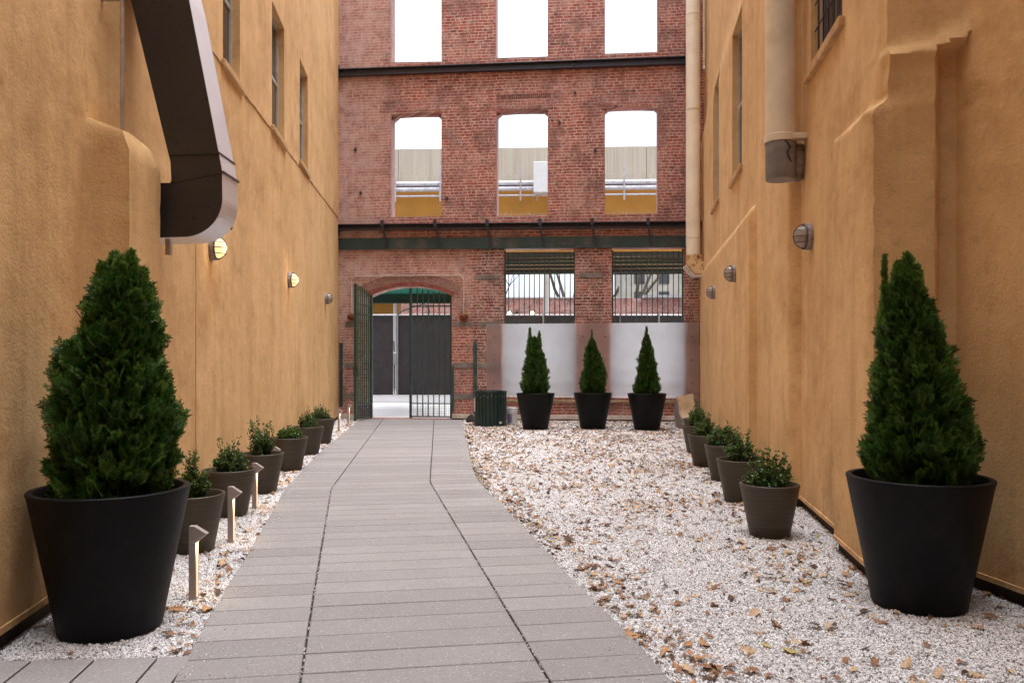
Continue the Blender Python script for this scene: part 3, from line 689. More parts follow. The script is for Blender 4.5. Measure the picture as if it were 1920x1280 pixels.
for u in (722, 820, 917, 1015, 1112, 1216):         # sloping struts from the lower channel down to the green beam
    s, zt = BW(u, 424 - (u - 632) * .009); zb = BW(u, 464)[1]
    mb = MB(); mb.prism([(s - .055, -.20, zt + .07), (s - .055, -.185, zt + .07), (s + .03, -.06, zb), (s + .03, -.085, zb)], (.05, 0, 0))
    mb.prism([(s - .06, -.20, zt - .05), (s + .02, -.20, zt - .05), (s + .02, -.20, zt + .10), (s - .06, -.20, zt + .10)], (0, .012, 0))
    mb.build('strut', M['steel'], fb)
for (u, v, sgn) in ((629, 133, 1), (630, 434, 1), (1319, 430, 1), (1286, 118, 1)):                 # end plates
    s, z = BW(u, v)
    MB().prism([(s - .02, -.20, z + .12), (s + .10, -.14, z + .12), (s + .10, -.10, z - .08), (s + .02, -.07, z - .22), (s - .02, -.16, z - .12)], (0.0, .14, 0)).build('end_plate', M['steel'], fb)
for u, v in ((658, 146, ), (720, 428), (786, 428), (883, 428), (983, 427), (1083, 424), (880, 132), (1076, 125), (678, 137)):
    s, z = BW(u, v); MB().tube([(s, -.20 if v > 300 else -.14, z), (s, -.02, z)], .014, 8).build('bolt', M['steel'], fb)
# window grilles on the ground floor
def lower_grille(ua, ub, us, vt):
    g = bpy.data.objects.new('window_grille', None); col.objects.link(g); g.parent = fb; s0, z0 = BW(ua, 744); s1 = BW(ub); g.location = (s0, .12, z0)
    zt = BW(ua, vt)[1] - z0; 
    for u in us:
        s = BW(u) - s0; MB().tube([(s, 0, 0), (s, 0, zt - .06), (s, 0, zt - .02)], [.0105, .0105, .002], 8).build('bar', M['green'], g)
    for v in (492, 513, 705, 727): 
        z = BW(ua, v)[1] - z0; MB().box((0, -.012, z - .013), (s1 - s0, .012, z + .013)).build('rail', M['green'], g)
    jm = MB(); 
    for x in (-.0, s1 - s0 - .03): jm.box((x, -.03, 0), (x + .03, .05, zt))
    jm.build('frame', M['green'], g)
    gr = MB()
    for v in (480, 487, 500): z = BW(ua, v)[1] - z0; gr.box((.03, .16, z - .008), (s1 - s0 - .03, .175, z + .008))
    gr.build('upper_mesh', M['green_grey'], g)
lower_grille(945, 1078, [870 + x / 4.085 for x in (338, 378, 418, 458, 497, 535, 575, 615, 652, 693, 731, 771, 812)], 469)
lower_grille(1147.5, 1282, [870 + x / 4.085 for x in (1160, 1203, 1243, 1283, 1323, 1364, 1405, 1445, 1485, 1524, 1565, 1607, 1648)], 468)
for (u0, u1, v0, v1, pr) in ((637, 643, 643, 762, .02), (888, 895, 640, 796, .045), (846.5, 851, 686, 772, .03)):
    panel('green_plate', u0, u1, v0, v1, M['green_grey'], pr, .003)
for (u, v) in ((667, 281), (1049, 230), (1078, 175), (838, 372), (1116, 282), (677, 362)):
    s, z = BW(u, v); MB().box((s - .03, -.05, z - .03), (s + .03, .0, z + .03)).build('iron_stub', M['steel'], fb, bevel=.006)

# conduit over the gate with two rusty fixtures
s_l, zt_ = BW(660, 518); s_r = BW(870); zb1 = BW(660, 588)[1]; zb2 = BW(870, 588)[1]; y = -.035
ct = empty('conduit', BP(s_l, -.035, zb1), -WA, 'thin painted conduit looping over the arched gateway between two rusty boxes', 'conduit')
pts = [(0, 0, 0), (0, 0, zt_ - zb1 - .13)] + [(.13 - .13 * math.cos(a), 0, zt_ - zb1 - .13 + .13 * math.sin(a)) for a in np.linspace(.2, math.pi/2, 6)] + \
      [(s_r - s_l - .13 + .13 * math.sin(a), 0, zt_ - zb1 - .13 + .13 * math.cos(a)) for a in np.linspace(0, math.pi/2, 6)] + [(s_r - s_l, 0, zb2 - zb1)]
MB().tube(pts, .013, 8).build('pipe', worn('painted_conduit', (.62, .52, .46), .6), ct, smooth=True)
for x, z in ((0, -.08), (s_r - s_l, zb2 - zb1 - .08)):
    MB().lathe([(.0, -.07), (.06, -.065), (.095, -.03), (.10, .03), (.07, .065), (.03, .08), (0, .08)], 18, (x, 0, z)).build('rusty_box', M['rust'], ct, smooth=True)
    
# gate leaves
def gate_leaf(origin, rz, wd, H0, H1, label):
    """hinge at x=0, free edge at x=wd; H0/H1 heights at hinge and free edge"""
    g = empty('gate_leaf', origin, rz, label, 'gate', 'two leaves of the green iron gate')
    def top(x): t = x / wd; return H0 + (H1 - H0) * math.sin(t * math.pi / 2)
    MB().box((0, -.03, .03), (.06, .03, H0)).build('stile', M['green'], g, bevel=.004)
    MB().box((wd - .055, -.03, .03), (wd, .03, H1)).build('stile', M['green'], g, bevel=.004)
    for k in range(6):
        x = .06 + (wd - .115) * (k + 1) / 7; MB().box((x - .011, -.011, .06), (x + .011, .011, top(x) - .01)).build('bar', M['green'], g)
    for z in (2.44, 2.66): MB().box((.06, -.014, z), (wd - .055, .014, z + .03)).build('rail', M['green'], g)
    MB().box((.06, -.016, .05), (wd - .055, .016, .08)).build('rail', M['green'], g)
    MB().box((.06, -.014, .36), (wd - .055, .014, .385)).build('rail', M['green'], g)
    ms = MB(); n = 22
    for k in range(n):
        x = .06 + (wd - .115) * k / n; ms.box((x, .016, .08), (x + .004, .019, .36))
    for k in range(7): z = .08 + .28 * k / 7; ms.box((.06, .019, z), (wd - .055, .022, z + .004))
    ms.build('kick_mesh', M['steel'], g)
    MB().box((wd - .05, -.05, 1.05), (wd - .01, .05, 1.25)).build('lock', M['steel'], g, bevel=.004)
    return g
hz_ = BW(847, 556)[1]
gate_leaf(BP(BW(847.5), .10, .0), math.pi - WA, BW(847.5) - BW(766), gz0 + .02, crown - .03, 'closed right leaf of the green iron gate under the arch')
hl = Vector((-3.34, 19.03, 0)); fe = Vector((-3.545, 18.06, 0)); dd = fe - hl
gate_leaf(hl, math.atan2(dd.y, dd.x), dd.length, 2.95, 3.13, 'left leaf of the green iron gate, swung open towards the camera')

# frosted sheet screwed across both ground floor windows
def frosted():
    t = NT('frosted_plastic'); v = t.coord(); n = t.noise(v, 2.5, 6, .65)
    rf = t.n('ShaderNodeBsdfRefraction', in_Roughness=.6, in_IOR=1.25); rf.inputs['Color'].default_value = (.90, .90, .92, 1)
    tl = t.n('ShaderNodeBsdfTranslucent'); tl.inputs['Color'].default_value = (.99, .98, 1, 1)
    df = t.n('ShaderNodeBsdfPrincipled'); df.inputs['Base Color'].default_value = (.62, .60, .61, 1); df.inputs['Roughness'].default_value = .35
    tp = t.n('ShaderNodeBsdfTransparent'); tp.inputs['Color'].default_value = (.96, .95, .96, 1)
    m0 = t.n('ShaderNodeMixShader'); m0.inputs[0].default_value = .58; t.l(rf.outputs[0], m0.inputs[1]); t.l(tp.outputs[0], m0.inputs[2])
    m1 = t.n('ShaderNodeMixShader'); t.l(t.rng(n, .3, .7, .52, .66), m1.inputs[0]); t.l(m0.outputs[0], m1.inputs[1]); t.l(tl.outputs[0], m1.inputs[2])
    m2 = t.n('ShaderNodeMixShader'); m2.inputs[0].default_value = .10; t.l(m1.outputs[0], m2.inputs[1]); t.l(df.outputs[0], m2.inputs[2])
    t.l(m2.outputs[0], t.out.inputs[0]); return t.m
s0, z1 = BW(912.5, 607.5); s1, z1b = BW(1310, 604.5); z0 = BW(912.5, 741)[1]; z0b = BW(1310, 747)[1]
ps = empty('plastic_sheet', BP(s0, -.05, z0), -WA, 'large frosted plastic sheet screwed over the two lower windows', 'plastic sheet')
pm = MB(); pm.add([(0, 0, 0), (s1 - s0, 0, z0b - z0), (s1 - s0, 0, z1b - z0), (0, 0, z1 - z0)], [(0, 1, 2, 3)]); pm.build('sheet', frosted(), ps)
for u in (926.5, 1093, 1134, 1297.5):
    for v in (631, 675, 718):
        s, z = BW(u, v); MB().lathe([(0, 0), (.016, 0), (.014, .008), (0, .010)], 10).build('screw', M['steel'], ps).matrix_local = Matrix.Translation((s - s0, -.002, z - z0)) @ Matrix.Rotation(R(90), 4, 'X')

# ------------------------------------------------------------------ beyond the brick wall
def slope_z(Y): return 0 if Y < 19.6 else min(.32, .32 * (Y - 19.6) / 5.2)
sl = MB(); ys = [18.72, 19.6, 21, 22.5, 24, 24.6]
for a, b in zip(ys, ys[1:]): sl.add([(-7, a, slope_z(a) + .002), (9, a, slope_z(a) + .002), (9, b, slope_z(b) + .002), (-7, b, slope_z(b) + .002)], [(0, 1, 2, 3)])
# the strip under the wall stays outside the gravel
sl2 = MB(); g0, g1 = BP(gs0), BP(gs1)
ys = [19.25, 19.7, 21, 22.6]
for a, b in zip(ys, ys[1:]): sl2.add([(-8, a + (.55 if a < 19.3 else 0), slope_z(a) + .002), (10, a - (.9 if a < 19.3 else 0), slope_z(a) + .002), (10, b, slope_z(b) + .002), (-8, b, slope_z(b) + .002)], [(0, 1, 2, 3)])
th = MB(); th.add([BP(gs0 + .005, .0, .014), BP(gs1 - .005, .0, .014), BP(gs1 - .005, .75, .014), BP(gs0 + .005, .75, .014)], [(0, 1, 2, 3)])
tag(sl2.build('driveway', M['slab']), kind='structure'); tag(th.build('threshold', M['slab']), kind='structure')
ap = MB(); ys = [22.6, 24.8, 30, 60, 120]
for a, b in zip(ys, ys[1:]): ap.add([(-30, a, slope_z(a) + .0), (30, a, slope_z(a)), (30, b, slope_z(b)), (-30, b, slope_z(b))], [(0, 1, 2, 3)])
tag(ap.build('road', worn('pale_asphalt', (.26, .245, .24), .9, scale=4, var=.15)), kind='structure')
# green canopy behind the arch
cp = empty('canopy', (-2.6, 19.9, 2.9), 0, 'green painted canopy seen through the top of the arched gateway', 'canopy')
yA, yB = 19.55, 22.3
c = MB(); c.add([(xat(660, yA), yA, 3.36), (xat(880, yA), yA, 3.36), (xat(880, yB), yB, zat(551, yB)), (xat(660, yB), yB, zat(551, yB))], [(0, 1, 2, 3)]); c.add([(xat(660, yA), yA, 3.42), (xat(880, yA), yA, 3.42), (xat(880, yB), yB, zat(551, yB) + .06), (xat(660, yB), yB, zat(551, yB) + .06)], [(0, 1, 2, 3)])
c.build('soffit', M['green_soffit'], cp, world=True)
c = MB(); c.box((xat(655, yB), yB, zat(568, yB)), (xat(885, yB), yB + .12, zat(550, yB) + .06)); c.box((xat(655, yB), yB - .1, zat(568, yB)), (xat(885, yB), yB + .2, zat(566.5, yB)))
c.build('fascia', M['green'], cp, world=True, bevel=.004)
for u in (650, 890): box('post', (xat(u, 22.4) - .05, 22.36, .1), (xat(u, 22.4) + .05, 22.46, zat(566, 22.4)), M['green'], cp, world=True)
# screened chain-link fence
YF = 25.0; zb = zat(741, YF); ztp = zat(590.5, YF)
fe_ = empty('screened_fence', (-3, YF, zb), 0, 'chain-link fence covered in dark privacy cloth beyond the gate and windows', 'fence')
def cloth(u0, u1):
    x0, x1 = xat(u0, YF), xat(u1, YF); n = max(4, int((x1 - x0) / .12)); mb = MB(); vs = []
    for i in range(n + 1):
        x = x0 + (x1 - x0) * i / n
        for j in range(13):
            z = zb + (ztp - zb) * j / 12; vs.append((x, YF + .02 * noise.noise(Vector((x * 1.6, z * 1.1, 3))) + .006 * math.sin(x * 9), z))
    fs = [(i * 13 + j, (i + 1) * 13 + j, (i + 1) * 13 + j + 1, i * 13 + j + 1) for i in range(n) for j in range(12)]
    mb.add(vs, fs); return mb.build('screen_cloth', M['fence'], fe_, world=True, smooth=True)
for a, b in ((560, 737), (743, 1018), (1019, 1163), (1164, 1235), (1236, 1420)): cloth(a, b)
for u in (580, 745, 1018.5, 1163.5, 1235.5, 1400):
    x = xat(u, YF - .06); MB().tube([(x, YF - .06, zb - .35), (x, YF - .06, ztp + .05)], .028, 10).build('post', M['fpost'], fe_, world=True, smooth=True)
MB().tube([(xat(560, YF), YF - .04, ztp), (xat(1420, YF), YF - .04, ztp)], .024, 8).build('top_rail', M['galv'], fe_, world=True, smooth=True)
MB().tube([(xat(745, YF) + .02, YF - .07, ztp)] + [(xat(745 + 50 * t, YF), YF - .1, ztp + .04 + .30 * t ** .8) for t in (.2, .5, .8, 1)] + [(xat(803, YF), YF - .1, ztp + .28), (xat(806, YF), YF - .1, ztp + .12), (xat(803, YF), YF - .1, ztp - .02)], .018, 6).build('loose_cable', M['cable'], fe_, world=True)
# white van / utility box glimpsed in the fence gap
ub_ = empty('gas_meter', (xat(739, 25.6), 25.6, .3), 0, 'pale gas meter on its pipes in the gap of the dark fence', 'meter')
box('body', (-.11, 0, .95), (.11, .12, 1.35), M['white'], ub_, .02); MB().tube([(0, .06, 0), (0, .06, .95)], .03, 8).build('pipe', M['galv'], ub_); MB().tube([(0, .06, 1.35), (-.02, .06, 1.7), (-.1, .06, 1.8)], .03, 8).build('pipe', M['galv'], ub_)
# lit bulbs on a cable
bl = empty('string_light', (xat(955, 24.6), 24.6, zat(589, 24.6)), 0, 'string of small lit bulbs on the fence behind the left lower window', 'string light')
MB().tube([(0 + xat(960 + i * 8, 24.6), 0, .05 - .02 * math.sin(i)) for i in range(-3, 40)], .006, 5).build('cable', M['cable'], bl)
for u in (955, 998): MB().lathe([(0, -.05), (.04, -.03), (.05, .0), (.03, .05), (0, .06)], 14, (xat(u, 24.6) - xat(955, 24.6), -.05, .03)).build('bulb', M['bulb'], bl, smooth=True)
MB().lathe([(0, -.05), (.04, -.03), (.05, .0), (.03, .05), (0, .06)], 14, (xat(969, 24.6) - xat(955, 24.6), -.05, .06)).build('bulb', M['cable'], bl, smooth=True)
# elevated parking deck
dk = empty('parking_deck', (0, 30, 0), R(-2.5), 'elevated parking deck of pale concrete over a tan band, seen through the empty windows', 'parking deck')
YD = 30.
def dz(v): return zat(v, YD)
t_ = NT('board_concrete'); v = t_.coord(); n = t_.noise(t_.coord(scale=(2.5, 2.5, .25)), 1, 6, .65); n2 = t_.noise(t_.coord(scale=(14, 14, .3)), 1, 4)
conc = t_.set(t_.mix(t_.rng(n2, .45, .7, 0, .5), t_.mix(n, (.44, .375, .285), (.60, .52, .41)), (.30, .25, .19)), .9, 0, t_.bump(n, .3, .01))
for k, (x0, x1) in enumerate(((-12, -4.3), (-4.285, 1.75), (1.765, 5.0), (5.015, 13))):
    box('parapet', (x0, 0, dz(327)), (x1, .25, dz(277)), conc, dk, .01)
    box('parapet_base', (x0, -.03, dz(341)), (x1, .25, dz(327.3)), conc, dk, .01)
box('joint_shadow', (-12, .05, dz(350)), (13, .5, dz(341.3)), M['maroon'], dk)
box('tan_band', (-12, .0, dz(473)), (13, .5, dz(350.3)), M['tan'], dk)
box('shade_band', (-12, .02, dz(511)), (13, .48, dz(473.3)), worn('underside_shade', (.035, .024, .011), .8), dk)  # shaded underside of the deck put in as a dark brown band
for k, v in enumerate((484, 491, 498, 505)): MB().tube([(-12, -.08, dz(v)), (13, -.08, dz(v))], .028, 8).build('band_pipe', worn('tan_pipe%d' % k, (.15, .085, .03), .6), dk)
sf = MB(); sf.prism([(-12, .5, dz(486)), (-12, 5, zat(513, 35)), (-12, 5, dz(350)), (-12, .5, dz(350))], (25, 0, 0)); sf.build('slab', worn('brown_soffit', (.05, .035, .015), .9), dk)
for k in range(7): yy = .9 + k * .6; MB().tube([(-10, yy, dz(486) - .02 - .0 * k), (12, yy, dz(486) - .02)], .05, 6).build('soffit_pipe', worn('brown_pipe%d' % k, (.09, .06, .02), .8), dk)
for v, r_ in ((347, .085), (357.5, .085), (370, .035)):
    MB().tube([(-12, -.35, dz(v)), (13, -.35, dz(v))], r_, 10).build('pipe', M['galv'] if v < 0 else worn('white_pipe%d' % v, (.62, .60, .62), .4), dk, smooth=True)
for u in (741, 826, 977, 1008, 1170, 640, 1330): x = xat(u, YD - .4); box('hanger', (x - .03, -.47, dz(381)), (x + .03, -.42, dz(313)), M['galv'], dk)
bxx = xat(1016, YD - .8); box('cabinet', (bxx - .27, -.95, dz(371)), (bxx + .9, -.55, dz(315)), M['white'], dk, .02)
for u in (655, 712, 1310, 1420):
    x = xat(u, 33); box('pier', (x - .55 if u != 712 else x - .95, 3, 0), (x + .55, 4, dz(480)), M['tan'], dk)
MB().tube([(xat(731, 32), 2.4, .2), (xat(731, 32), 2.4, dz(480))], .07, 8).build('downpipe', M['white'], dk)
# far brick wall, pale house, pole, trees
fw = empty('brick_wall', (0, 48, 0), 0, 'long low pink brick wall far behind the dark fence', 'wall')
MB().box((-12, 0, 0), (16, .4, zat(559, 48))).build('wall', M['brick_far'], fw)
box('coping', (-12, -.06, zat(559, 48)), (xat(1180, 48), .46, zat(557, 48)), M['conc'], fw)
box('roof_edge', (xat(1205, 48), -.5, zat(559, 48)), (16, .3, zat(554, 48)), M['galv'], fw)
ph = empty('stone_house', (xat(1245, 62), 62, 0), 0, 'pale stone building behind the right lower window', 'building')
box('wall', (-3.1, 0, 0), (3.4, 6, zat(500, 62)), worn('pale_stone', (.42, .38, .32), .9, scale=1.2, var=.2), ph)
for i in range(3):
    for j in range(2): box('window', (-2.3 + i * 1.9, -.05, 5.6 + j * 1.7), (-1.5 + i * 1.9, 0, 6.7 + j * 1.7), M['glass'], ph)
pl = empty('utility_pole', (xat(1025, 44), 44, 0), 0, 'pale utility pole behind the left lower window', 'pole')
MB().tube([(0, 0, 0), (0, 0, 9)], [.2, .15], 12).build('mast', M['conc'], pl, smooth=True); box('crossarm', (-.9, -.06, 8.2), (.9, .06, 8.35), M['wood'], pl)
def bare_tree(loc, H, seed, label, leaves=0):
    rr = random.Random(seed); t = empty('bare_tree' if not leaves else 'leafy_tree', loc, 0, label, 'tree'); mb = MB(); tips = []
    def grow(p, d, L, r, lv):
        pts = [p]; q = p.copy(); dd = d.copy()
        for k in range(3):
            dd = (dd + Vector((rr.uniform(-.2, .2), rr.uniform(-.2, .2), rr.uniform(-.05, .15)))).normalized(); q = q + dd * L / 3; pts.append(q.copy())
        mb.tube(pts, [r, r * .85, r * .72, r * .6], 5, cap=False)
        if lv == 0: tips.append(q); return
        for k in range(rr.choice((2, 3, 3))):
            nd = (dd + Vector((rr.uniform(-.8, .8), rr.uniform(-.8, .8), rr.uniform(-.1, .6)))).normalized(); grow(q, nd, L * rr.uniform(.62, .82), r * .55, lv - 1)
    grow(Vector((0, 0, 0)), Vector((0, 0, 1)), H * .38, H * .022, 5)
    mb.build('trunk', M['bark'], t)
    if leaves:
        rg = np.random.default_rng(seed); P = np.array([tuple(x) for x in tips]); n = leaves; base = P[rg.integers(0, len(P), n)] + rg.normal(0, .35, (n, 3))
        a = rg.normal(0, 1, (n, 3)); b = rg.normal(0, 1, (n, 3)); a /= np.linalg.norm(a, axis=1)[:, None]; b -= (a * b).sum(1)[:, None] * a; b /= np.linalg.norm(b, axis=1)[:, None]
        s = .07; V = np.stack([base - a * s, base + b * s * .5, base + a * s, base - b * s * .5], 1).reshape(-1, 3)
        me = mesh_np('crown', V, np.arange(4 * n).reshape(-1, 4), 4, M['far_leaf'], np.repeat(rg.random(n), 4)); link_mesh('crown', me, None, t)
bare_tree((xat(1060, 56), 56, 0), 12, 5, 'bare branched tree beyond the far brick wall, seen through the left lower window')
bare_tree((xat(1190, 54), 54, 0), 12, 8, 'bare tree in front of the pale stone building, right lower window')
bare_tree((xat(958, 52), 52, 0), 7.6, 11, 'green leafed tree behind the left edge of the left lower window', 9000)
bare_tree((xat(1120, 66), 66, 0), 13, 15, 'second bare tree further back behind the brick pier between the lower windows')

# ------------------------------------------------------------------ duct on the left building
du = empty('metal_duct', (-2.45, 5.5, 2.3), 0, 'large bent sheet metal duct on the left stucco wall', 'duct')
Y1, Y2 = 5.47, 5.77
def pt(u, v): return (xat(u, Y1), zat(v, Y1))
rc = pt(345, 372); outer = []
ax, az = xat(418, Y1) - rc[0], rc[1] - zat(445, Y1)
outer = [pt(160, -330), pt(270, -330)]                       # top, out of frame
shaft = [pt(180, -260), pt(290, -260), pt(355, 0), pt(413, 300), pt(417, 322), pt(322, 342), pt(320, 305), pt(245, 0)]
elb = [pt(417, 322.8)] + [(rc[0] + ax * math.cos(a), rc[1] - az * math.sin(a)) for a in np.linspace(0, math.pi / 2, 14)] + [pt(262, 447), pt(262, 343), pt(322, 342.8)]
def solid(poly, y0, y1, name, bev=.004):
    return MB().prism([(x, y0, z) for x, z in poly], (0, y1 - y0, 0)).build(name, M['sheet'], du, world=True, bevel=bev)
solid(shaft, Y1, Y2, 'shaft', .006)
solid(elb, Y1 - .004, Y2 + .004, 'elbow', .006)
dkm = worn('dark_duct_face', (.024, .020, .0195), .36, .0, scale=2.2, var=.2)  # front faces and seams coloured darker than the rest of the duct
def inset(poly, e):
    c = Vector((sum(p[0] for p in poly) / len(poly), sum(p[1] for p in poly) / len(poly))); return [tuple(Vector(p) + (c - Vector(p)).normalized() * e) for p in poly]
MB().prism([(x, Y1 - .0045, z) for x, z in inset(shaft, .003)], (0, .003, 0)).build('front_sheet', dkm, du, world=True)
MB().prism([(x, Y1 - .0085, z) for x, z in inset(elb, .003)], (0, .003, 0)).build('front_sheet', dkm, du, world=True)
fl = MB(); 
for (ua, va, ub, vb) in ((321, 342.5, 418, 322.5), (318, 290, 410, 287)):
    xa, za = pt(ua, va); xb, zb2_ = pt(ub, vb); fl.prism([(xa, Y1 - .012, za - .006), (xb + .008, Y1 - .012, zb2_ - .006), (xb + .008, Y1 - .012, zb2_ + .006), (xa, Y1 - .012, za + .006)], (0, Y2 - Y1 + .024, 0))
fl.build('seam_flange', dkm, du, world=True)
bk = MB(); x, z = pt(309, 448); bk.box((x - .02, Y1 + .05, z - .10), (x + .012, Y1 + .09, z + .01)); bk.build('bracket', M['galv'], du, world=True)
mx_ = empty('wall_box', (-2.5, 6.25, 2.4), 0, 'dark maroon box fixed behind the elbow of the metal duct', 'box')
MB().box((xL(6.2) , 6.15, zat(427, 6.2)), (xat(428, 6.2), 6.3, zat(375, 6.2))).build('case', M['maroon'], mx_, world=True, bevel=.006)
MB().box((xL(6.2) + .05, 6.13, zat(421, 6.2)), (xat(425, 6.2), 6.149, zat(380, 6.2))).build('lid', M['maroon'], mx_, world=True, bevel=.004)
xx = xat(229, 5.12)
cd = empty('conduit', (xx, 5.12, 2.80), 0, 'thin galvanised conduit rising from the shoulder of the left buttress', 'conduit')
MB().tube([(0, 0, -.02), (0, 0, 10)], .0135, 10).build('pipe', M['galv'], cd, smooth=True)
for z in (.9, 2.4, 4): box('clip', (-.16, -.012, z), (.02, .016, z + .02), M['galv'], cd)

# ------------------------------------------------------------------ downpipes on the right
dp = empty('downpipe', (xat(1463.5, 7.45), 7.45, 0), 0, 'wide cream downpipe ending in a grey boot high on the right stucco wall', 'downpipe')
r = 28.5 / F * 7.45 / 1.03
zc1 = zat(262, 7.45); zc0 = zat(338, 7.45)
MB().tube([(0, 0, zc1), (0, 0, 13)], r, 40).build('pipe', M['pipe'], dp, smooth=True)
MB().lathe([(r + .006, zc1 - .035), (r + .010, zc1 - .03), (r + .010, zc1 + .03), (r + .006, zc1 + .035)], 40).build('collar', M['pipe'], dp, smooth=True)
MB().lathe([(0, zc0), (r * .95, zc0), (r * .985, zc0 + .012), (r + .001, zc1 - .03)], 40).build('boot', M['greypipe'], dp, smooth=True)
MB().box((.06, -.13, zc1 - .02), (.235, -.03, zc1 + .03)).build('strap', M['pipe'], dp, bevel=.006)
bm_ = MB(); bm_.lathe([(0, -.20), (.05, -.18), (.09, -.08), (.10, .02), (.07, .13), (0, .17)], 14, (r + .03, .02, (zc0 + zc1) / 2)); bp = bm_.build('mortar_lump', worn('mortar_lump', (.20, .15, .11), .95, scale=12, var=.5, bump=.9), dp, smooth=True)
for v in bp.data.vertices: v.co += Vector(noise.noise_vector(v.co * 14)) * .02
ck = [(-.005, -r - .003, zc1 - .04), (.045, -r + .003, zc1 - .10), (.012, -r - .003, zc1 - .15), (.03, -r - .001, zc1 - .20), (.085, -r + .045, zc1 - .27), (.10, -r + .06, zc0 + .03)]
MB().tube(ck, [.006, .010, .008, .008, .012, .006], 6).build('split', M['dark'], dp)
YP = 17.6
dp2 = empty('downpipe', (xat(1299.5, YP), YP, 0), 0, 'tall cream downpipe in the far right corner with a rusted foot', 'downpipe')
r2 = 13.2 / F * YP; zf = zat(478, YP)
MB().tube([(0, 0, zf), (0, 0, 13)], r2, 32).build('pipe', M['pipe_white'], dp2, smooth=True)
for v in (207, 447, 30): z = zat(v, YP); MB().lathe([(r2 + .002, z - .012), (r2 + .007, z - .01), (r2 + .007, z + .01), (r2 + .002, z + .012)], 32).build('collar', M['pipe'], dp2, smooth=True)
def q(u, v): return (xat(u, YP) - dp2.location.x, 0, zat(v, YP))
ft = MB(); ft.prism([(a, -r2 * .95, c_) for a, _, c_ in (q(1288, 478), q(1286.5, 498), q(1301, 516), q(1325, 514), q(1326, 492), q(1313, 491), q(1312, 478))], (0, r2 * 1.9, 0)); ft.build('foot', M['rustpipe'], dp2, bevel=.012)
ft = MB(); ft.prism([(a, -r2 * 1.02, c_) for a, _, c_ in (q(1284, 498), q(1300, 517), q(1326, 515), q(1327, 518), q(1299, 520), q(1283, 502))], (0, r2 * 2, 0)); ft.build('foot_bracket', M['trim'], dp2, bevel=.004)
ft = MB(); ft.tube([q(1284, 500), q(1284, 466), q(1288, 462)], .018, 6); ft.tube([q(1322, 516), q(1333, 502)], .012, 6); ft.build('stay', M['rust'], dp2)
dp3 = empty('downpipe', (xat(1320.5, 17.0), 17.0, zat(131, 17)), 0, 'narrow pale pipe stub in the far right corner beside the tall downpipe', 'downpipe')
MB().tube([(0, 0, 0), (0, 0, 6)], .028, 12).build('pipe', worn('pale_pipe', (.45, .42, .32), .5), dp3, smooth=True); MB().lathe([(.028, 0), (.034, .01), (.034, .05), (.028, .06)], 12).build('collar', M['galv'], dp3, smooth=True)

# ------------------------------------------------------------------ bulkhead wall lamps
def wall_lamp(loc, side, lit, label, s=1.):
    """side +1: on the left wall, looking towards +x"""
    g = empty('wall_lamp', loc, 0 if side > 0 else math.pi, label, 'wall lamp', 'round bulkhead lamps on the stucco walls')
    rot = Matrix.Rotation(R(90), 4, 'Y')
    def lt(mb, nm, m): o = mb.build(nm, m, g, smooth=True); o.data.transform(rot @ Matrix.Diagonal((1.22, 1, 1, 1))); return o
    lt(MB().lathe([(0, -.01), (.092 * s, -.01), (.098 * s, .0), (.098 * s, .04), (.088 * s, .055), (.078 * s, .06), (0, .06)], 28), 'base', M['lamp_body'])
    lt(MB().lathe([(.078 * s, .058), (.078 * s, .075), (.070 * s, .105), (.050 * s, .13), (.025 * s, .142), (0, .145)], 28), 'glass_dome', M['lamp_on'] if lit else M['lamp_off'])
    cg = MB()
    for a in (0, 90):
        ca, sa = math.cos(R(a)), math.sin(R(a))
        cg.tube([(.092 * s * math.cos(t) * ca, .092 * s * math.cos(t) * sa, .05 + .105 * math.sin(t)) for t in np.linspace(0, math.pi, 14)], .0042, 6)
    for a in (-.045, .045): cg.tube([(a, .080 * s * math.cos(t), .05 + .095 * math.sin(t)) for t in np.linspace(0, math.pi, 14)], .0035, 6)
    cg.tube([(.086 * s * math.cos(t), .086 * s * math.sin(t), .062) for t in np.linspace(0, 2 * math.pi, 26)], .006, 6)
    lt(cg, 'cage', M['cage'])
    if lit:
        ld = bpy.data.lights.new('lamp_light', 'POINT'); ld.energy = .9; ld.color = (1, .72, .4); ld.shadow_soft_size = .06
        lo = bpy.data.objects.new('lamp_light', ld); col.objects.link(lo); lo.parent = g; lo.location = (.20, 0, 0)
wall_lamp((xL(7.72), 7.72, 2.48), 1, True, 'nearest lit round wall lamp on the left wall, just below the duct')
wall_lamp((xL(12.1), 12.1, 2.61), 1, True, 'smaller lit round wall lamp midway along the left wall')
wall_lamp((xL(16.5), 16.5, 2.67), 1, False, 'unlit round wall lamp on the left wall near the brick building')
wall_lamp((xR1(7.1) + .0, 7.13, 2.50), -1, False, 'nearest unlit wall lamp on the right wall, below the cream downpipe')
wall_lamp((far_low(11.1), 11.1, 2.60), -1, False, 'middle unlit wall lamp on the right wall')
wall_lamp((far_low(14.3), 14.3, 2.61), -1, False, 'farthest unlit wall lamp on the right wall, near the rusted pipe foot')

